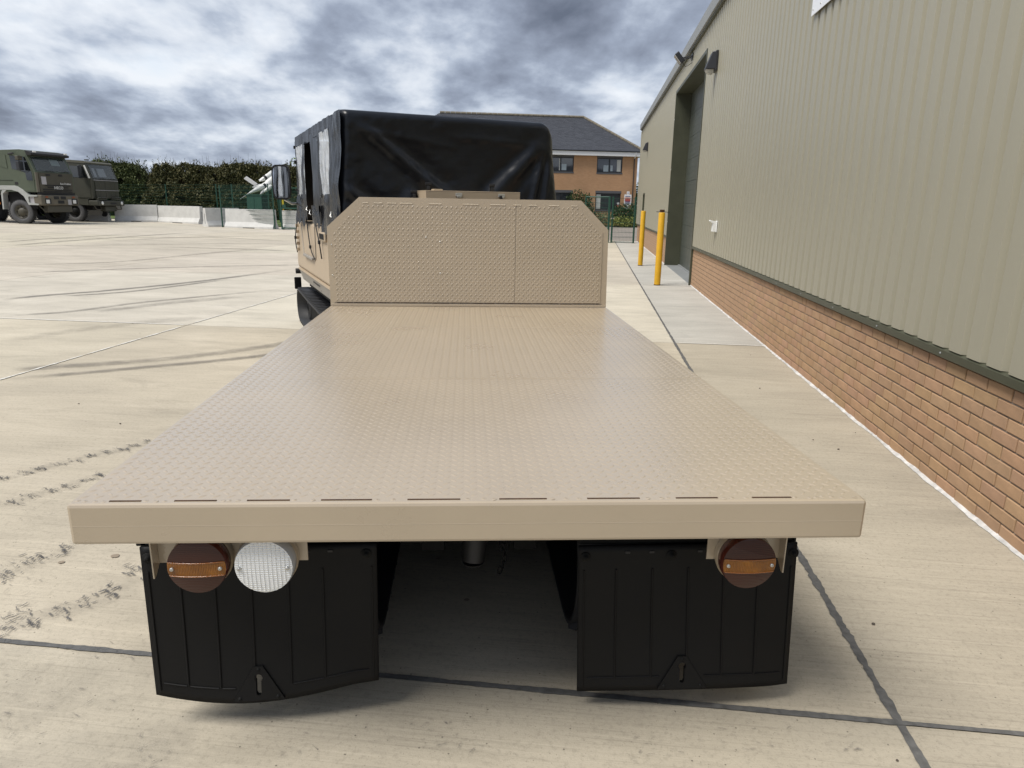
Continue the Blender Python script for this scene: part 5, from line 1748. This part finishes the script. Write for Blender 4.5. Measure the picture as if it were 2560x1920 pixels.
m_hedge = leaf_mat('hedge leaves', (0.030, 0.044, 0.015), (0.100, 0.115, 0.040))
m_hedge2 = leaf_mat('hedge leaves brownish', (0.034, 0.042, 0.016), (0.120, 0.108, 0.044))
m_ever = leaf_mat('evergreen leaves', (0.012, 0.028, 0.008), (0.045, 0.075, 0.02))
m_varie = leaf_mat('variegated leaves', (0.06, 0.10, 0.02), (0.30, 0.30, 0.08))
m_wood = mat('twigs', (0.05, 0.038, 0.025), .9)


def leaves(pts, size, rnd, mats, name, par, el=1.6, upright=.5):
    m = MB()
    for p in pts:
        a = Vector((rnd.uniform(-1, 1), rnd.uniform(-1, 1), rnd.uniform(-1, 1) + upright)).normalized()
        b = a.cross(Vector((rnd.uniform(-1, 1), rnd.uniform(-1, 1), rnd.uniform(-1, 1)))).normalized()
        s_ = size * rnd.uniform(.6, 1.3)
        m.add([p - a * s_ * el * .5, p + b * s_ * .4, p + a * s_ * el * .5, p - b * s_ * .4], [(0, 1, 2, 3)])
    return m.build(name, mats, par)


def hedge(label, a, b, depth, h, seed, mats, n, twigs):
    rnd = random.Random(seed)
    a, b = Vector((*a, 0)), Vector((*b, 0)); d = b - a; L = d.length; d.normalize(); nn = Vector((-d.y, d.x, 0))
    t = thing('hedge', label, 'hedge', loc=tuple((a + b) / 2 + Vector((0, 0, .2))), group='tall hedge behind the barriers')
    o = (a + b) / 2

    def top(s):
        e = min(1, s / 1.3, (L - s) / 1.3)
        return h * (.93 + .10 * mnoise.noise((s * .45 + seed, 0, 0)) + .06 * mnoise.noise((s * 1.3, seed, 0))) * (max(.05, e) ** .35)
    pts = []
    while len(pts) < n:
        s = rnd.uniform(0, L); w = rnd.uniform(-1, 1); tz = top(s); z = tz * rnd.random() ** .75
        bul = 1 - .35 * (z / tz) ** 3 + .22 * mnoise.noise((s * .8, z * .9, seed)) + .12 * mnoise.noise((s * 2.3, z * 2.0, seed + 5))
        if rnd.random() < .75:
            w = -abs(w) ** .25
        p = a + d * s + nn * w * depth / 2 * bul - o
        if mnoise.noise((s * 1.6, z * 1.7, seed + 9.)) < -.32 and w < -.6:
            continue
        pts.append(Vector((p.x, p.y, z + rnd.uniform(0, .1))))
    leaves(pts, .125, rnd, mats, 'crown', t)
    m = MB()
    for k in range(twigs):
        s = rnd.uniform(.5, L - .5); w = rnd.uniform(-.7, .6); p = a + d * s + nn * w * depth / 2 - o; tz = top(s)
        l = rnd.uniform(.25, .85) * (1 if rnd.random() < .7 else 1.4)
        ln = Vector((rnd.uniform(-.12, .12), rnd.uniform(-.1, .1), 1))
        m.tube([(p.x, p.y, tz * .85), tuple(Vector((p.x, p.y, tz * .92)) + ln * l)], [.014, .004], 4, cap=False)
    m.build('twigs', m_wood, t)
    rnd2 = random.Random(seed + 1); pts = []
    for k in range(twigs):
        s = rnd2.uniform(.5, L - .5); w = rnd2.uniform(-.7, .6); p = a + d * s + nn * w * depth / 2 - o; tz = top(s)
        l = rnd2.uniform(.3, .95)
        for i in range(9):
            pts.append(Vector((p.x + rnd2.uniform(-.07, .07), p.y + rnd2.uniform(-.07, .07), tz * .9 + l * i / 8)))
    leaves(pts, .10, rnd2, mats, 'shoots', t, upright=1.2)
    m = MB()
    m.grid(lambda u, v: tuple(a + d * (L * (.03 + .94 * u)) - o + nn * (depth * .12) + Vector((0, 0, top(L * (.03 + .94 * u)) * .86 * v))), 24, 6)
    m.grid(lambda u, v: tuple(a + d * (L * (.03 + .94 * u)) - o + nn * (depth * (.12 + .3 * v)) + Vector((0, 0, top(L * (.03 + .94 * u)) * .86))), 24, 2)
    m.build('light_block_core', m_wood, t)  # solid dark sheets added inside the hedge to block light between the leaves
    return t


hedge('tallest rounded hedge clump directly right of the farther truck', (-29.5, 57.5), (-23.9, 57.3), 3.0, 4.35, 3, m_hedge, 26000, 90)
hedge('long brownish green hedge from the clump to the canvas carrier', (-24.4, 56.8), (-11.5, 55.2), 3.2, 4.15, 8, m_hedge2, 54000, 200)
hedge('dark hedge stretch hidden mostly behind the parked trucks', (-48, 60), (-29.8, 57.9), 3.0, 3.2, 14, m_hedge, 7000, 20)
hedge('hedge stretch half hidden behind the canvas carrier', (-11.3, 55.3), (-3.0, 54.4), 2.6, 3.0, 19, m_hedge, 7000, 20)


def shrub(name, label, c, rx, ry, h, seed, mats, n, size, cone=False, z=0.0):
    rnd = random.Random(seed)
    t = thing(name, label, 'shrub', loc=(c[0], c[1], z))
    pts = []
    while len(pts) < n:
        u = Vector((rnd.gauss(0, 1), rnd.gauss(0, 1), rnd.gauss(0, 1))).normalized() * rnd.random() ** .3
        k = 1 + .28 * mnoise.noise(u * 2.4 + Vector((seed, 0, 0)))
        x, yy, zz = u.x * rx * k, u.y * ry * k, (u.z * .5 * k + .5) * h
        if cone:
            f = max(.08, 1 - zz / h * .85); x *= f * 1.3; yy *= f * 1.3
        pts.append(Vector((x, yy, max(.02, zz))))
    leaves(pts, size, rnd, mats, 'crown', t)
    m = MB(); m.tube([(0, 0, 0), (.02, 0, h * .35), (0, .03, h * .6)], [.06, .05, .02], 6)
    for k in range(5):
        a = k * 1.26; m.tube([(0, 0, h * .2), (rx * .6 * math.cos(a), ry * .6 * math.sin(a), h * .6)], [.03, .01], 5)
    m.build('trunk', m_wood, t)
    return t


shrub('tall_bush', 'tall dark green bush under the left office windows, sloping down to its right', (9.1, 57.0), 1.35, .9, 2.75, 2, m_ever, 3200, .10)
shrub('bush', 'dark green rounded bush below the notice board by the office', (13.2, 57.2), 1.35, .9, 1.75, 5, m_ever, 2200, .11)
shrub('low_shrub', 'yellow variegated low shrub in front of the dark rounded bush', (13.0, 56.2), 1.5, .7, .85, 6, m_varie, 1600, .09)
shrub('low_shrub', 'grey green low shrub under the lower office window', (10.9, 57.0), 1.3, .7, 1.15, 7, leaf_mat('silver leaves', (.05, .07, .03), (.22, .25, .13)), 1200, .09)
shrub('background_tree', 'dark tree glimpsed between the office corner and the hangar', (16.6, 66.0), 2.2, 2.0, 3.6, 9, m_ever, 2600, .2)
shrub('background_tree', 'low distant green tree beyond the missile', (-15.0, 66.0), 2.2, 2.0, 5.2, 12, leaf_mat('fresh leaves', (.03, .06, .015), (.09, .14, .03)), 2500, .2)

# ------------------------------------------------------------------ brick office beyond the road
OF = thing('office_building', 'two storey orange brick office with grey slate hipped roof and white fascia', 'building', loc=(14.1, 58.5, 0), rotz=R(4))


def brick_tex(name, c1, c2, mortar, scale):
    m = bpy.data.materials.new(name); m.use_nodes = True
    t = m.node_tree; L = t.links; b = t.nodes['Principled BSDF']
    tc = N(t, 'ShaderNodeTexCoord'); sp = N(t, 'ShaderNodeSeparateXYZ'); L.new(tc.outputs['Object'], sp.inputs[0])
    cm = N(t, 'ShaderNodeCombineXYZ'); L.new(MATH(t, 'ADD', sp.outputs[0], sp.outputs[1]), cm.inputs[0]); L.new(sp.outputs[2], cm.inputs[1])
    br = N(t, 'ShaderNodeTexBrick', Scale=1.0); L.new(cm.outputs[0], br.inputs[0])
    br.inputs['Color1'].default_value = (*c1, 1); br.inputs['Color2'].default_value = (*c2, 1); br.inputs['Mortar'].default_value = (*mortar, 1)
    br.inputs['Brick Width'].default_value = .225; br.inputs['Row Height'].default_value = .075; br.inputs['Mortar Size'].default_value = .006
    n = N(t, 'ShaderNodeTexNoise', Scale=.5, Detail=4.0); L.new(tc.outputs['Object'], n.inputs[0])
    f = RAMP(t, n.outputs[0], [(.3, (.9,) * 3), (.7, (1.08,) * 3)])
    mx = N(t, 'ShaderNodeMix', data_type='RGBA', blend_type='MULTIPLY'); mx.inputs[0].default_value = 1
    L.new(br.outputs[0], mx.inputs[6]); L.new(f, mx.inputs[7]); L.new(mx.outputs[2], b.inputs['Base Color'])
    b.inputs['Roughness'].default_value = .9
    return m


m_ob = brick_tex('office brick', (.50, .285, .15), (.45, .25, .125), (.42, .30, .20), 1)
m_slate = mat('roof slate', (.062, .066, .078), .55, var=.2, vscale=6)
m_ridge = mat('ridge tile', (.16, .14, .105), .8, var=.3, vscale=3)
m_fascia = mat('white fascia', (.80, .80, .79), .4)
m_lintel = mat('grey soldier course', (.10, .10, .105), .8)
m_wf = mat('window frame', (.020, .023, .028), .4)
m_wg = mat('office glass', (.030, .034, .042), .05, spec=.9, coat=.6)
m_blind = mat('white blind', (.55, .56, .52), .6)
XL = -20.0
wins = [(-3.42, -1.27), (-7.50, -5.35), (-11.6, -9.45), (-15.7, -13.55)]
# front wall pieced round the openings
m = MB()
zs = [(0, 1.31), (1.31, 2.63), (2.63, 4.27), (4.27, 5.40), (5.40, 5.55)]
for z0, z1 in zs:
    if z0 in (1.31, 4.27):
        xs = [XL] + [v for w in reversed(wins) for v in w] + [0]
        for i in range(0, len(xs), 2):
            m.box(xs[i], xs[i + 1], 0, .25, z0, z1)
    else:
        m.box(XL, 0, 0, .25, z0, z1)
m.box(-.25, 0, .251, 9, 0, 5.55); m.box(XL, XL + .25, .251, 9, 0, 5.55); m.box(XL + .26, -.26, 8.75, 9, 0, 5.55)
m.build('wall', m_ob, OF)
m = MB()
ZE, OV = 5.93, .42
ridge_z, hip = 8.95, 4.0
A = [(XL - OV, -OV, ZE), (OV, -OV, ZE), (OV, 9 + OV, ZE), (XL - OV, 9 + OV, ZE)]
R0, R1 = (-16.0, 4.5, ridge_z), (-3.6, 4.5, ridge_z)
m.add(A + [R0, R1], [(1, 2, 5), (2, 3, 4, 5), (3, 0, 4), (3, 2, 1, 0)])
m.add([(XL - OV, -OV, ZE), (OV, -OV, ZE), R1, R0], [(0, 1, 2, 3)])
roof = m.build('roof', m_slate, OF)
# slate courses on the slope facing the yard
cs = MB(); nrow = 34
for k in range(nrow):
    f0, f1 = k / nrow, (k + 1) / nrow
    y0, y1 = -OV + (4.5 + OV) * f0, -OV + (4.5 + OV) * f1; z0, z1 = ZE + (ridge_z - ZE) * f0, ZE + (ridge_z - ZE) * f1
    xr0, xr1 = OV + (-3.6 - OV) * f0, OV + (-3.6 - OV) * f1
    xl0 = XL - OV + (-16.0 - XL + OV) * f0
    x = xr0
    col = 0
    while x > xl0:
        wv = .34
        xa = max(x - wv + .012, xl0)
        lift = .045 + random.uniform(-.008, .008)
        cs.add([(xa, y0, z0 + lift), (x, y0, z0 + lift), (min(x, xr1 + .1), y1, z1 + .012), (xa, y1, z1 + .012), (xa, y0, z0 + .004), (x, y0, z0 + .004)], [(0, 1, 2, 3), (4, 5, 1, 0)])
        x -= wv
cs.build('slate', m_slate, roof, kind='stuff')
m = MB()
for k in range(28):
    a = R0[0] + (R1[0] - R0[0]) * k / 28; m.tube([(a + .015, 4.5, ridge_z + .05), (a + (R1[0] - R0[0]) / 28 - .015, 4.5, ridge_z + .05)], .13, 8)
for k in range(18):
    p = Vector((OV, -OV, ZE)).lerp(Vector(R1), k / 18); q2 = Vector((OV, -OV, ZE)).lerp(Vector(R1), (k + .93) / 18); m.tube([p + Vector((0, 0, .05)), q2 + Vector((0, 0, .05))], .12, 7)
m.build('ridge_tiles', m_ridge, roof, kind='stuff')
m = MB(); m.box(XL - OV, OV, -OV, -OV + .03, 5.55, 5.90); m.box(OV - .03, OV, -OV + .031, 9.4, 5.55, 5.90); m.build('fascia', m_fascia, OF)
m = MB(); m.box(XL - OV, OV, -OV + .031, 0, 5.551, 5.58); m.box(.0, OV - .031, .001, 9.4, 5.551, 5.58); m.build('soffit', m_fascia, OF)
m = MB(); m.tube([(XL - OV, -OV - .05, 5.92), (OV, -OV - .05, 5.92)], .06, 8); m.build('gutter', m_wf, OF)
m = MB(); m.tube([(-.30, -.08, 5.45), (-.30, -.08, 0)], .04, 8); m.build('downpipe', m_wf, OF)
m = MB(); m.tube([(-.30, -OV - .03, 5.92), (-.30, -OV - .03, 5.60), (-.30, -.08, 5.44)], .05, 8); m.build('swan_neck', m_fascia, OF)
for i, (x0, x1) in enumerate(wins):
    for z0, z1, lvl in ((4.27, 5.40, 1), (1.31, 2.63, 0)):
        m = MB(); t_ = .07
        m.box(x0, x1, .06, .14, z0, z0 + t_); m.box(x0, x1, .06, .14, z1 - t_, z1); m.box(x0, x0 + t_, .06, .14, z0 + t_, z1 - t_); m.box(x1 - t_, x1, .06, .14, z0 + t_, z1 - t_)
        xm = (x0 + x1) / 2
        if lvl or i != 0:
            m.box(xm - .05, xm + .05, .06, .14, z0 + t_, z1 - t_)
        w = m.build('window', m_wf, OF)
        m = MB(); m.box(x0 + t_, x1 - t_, .10, .11, z0 + t_, z1 - t_); m.build('pane', m_wg, w)
        m = MB(); m.box(x0 - .02, x1 + .02, -.012, .05, z1 + .002, z1 + .20); m.build('lintel', m_lintel, w)
        m = MB(); m.box(x0 - .02, x1 + .02, -.03, .055, z0 - .12, z0 - .002); m.build('sill', m_lintel, w)
        m = MB()
        if lvl and i == 0:
            m.box(x1 - .44, x1 - .12, .085, .097, z0 + .1, z1 - .12)
        elif not lvl and i == 0:
            m.box(x0 + .08, x0 + .46, .085, .097, z0 + .08, z1 - .09)
        elif lvl and i == 1:
            m.box(x0 + .95, x0 + 1.10, .085, .097, z0 + .1, z1 - .1)
        else:
            m.box(x0 + .1, x0 + .4, .085, .097, z0 + .1, z1 - .1)
        m.build('blind', m_blind, w)
        if lvl and i < 2:
            m = MB()
            if i == 0:
                m.box(x0 + .58, x0 + 1.0, .08, .096, z0 + .08, z0 + .58); m.box(x0 + 1.16, x0 + 1.36, .08, .096, z0 + .12, z0 + .58)
            else:
                m.box(x0 + 1.16, x0 + 1.56, .08, .096, z0 + .12, z0 + .60)
            m.build('monitor_back', mat('pale monitor', (.36, .42, .45), .4), w)
nb = thing('notice_board', 'white notice board with red and dark printed lines by the office corner', 'sign', loc=(13.30, 57.9, 0), rotz=R(4))
m = MB(); m.tube([(-.2, 0, 0), (-.2, 0, 2.6)], .03, 6); m.tube([(.2, 0, 0), (.2, 0, 2.6)], .03, 6); m.build('leg', m_zinc, nb)
m = MB(); m.box(-.30, .30, -.05, -.02, 1.75, 2.55); m.box(-.10, .12, -.05, -.02, 2.56, 2.80); m.box(-.18, .12, -.05, -.02, 1.30, 1.74); m.build('board', m_fascia, nb)
pr_cols = [((.08, .10, .22), 2.40, .03, .22), ((.55, .16, .05), 2.28, .04, .24), ((.42, .08, .07), 2.12, .10, .24), ((.12, .07, .16), 1.99, .03, .22), ((.12, .07, .16), 1.92, .02, .22), ((.10, .08, .18), 1.83, .03, .20), ((.10, .12, .3), 2.67, .03, .06)]
for c, z, h, w in pr_cols:
    m = MB(); m.box(-w, w, -.054, -.0505, z - h, z + h); m.build('printed_block', mat('print', c, .6), nb)
hy = thing('alarm_box', 'small white and red box on the office wall beside the notice board', 'box', loc=(12.62, 58.25, 1.55), rotz=R(4))
m = MB(); m.box(-.08, .08, 0, .1, .22, .36); m.build('white_box', m_fascia, hy)
m = MB(); m.box(-.10, .10, 0, .1, -.02, .18); m.build('red_box', mat('red box', (.30, .10, .07), .5), hy)
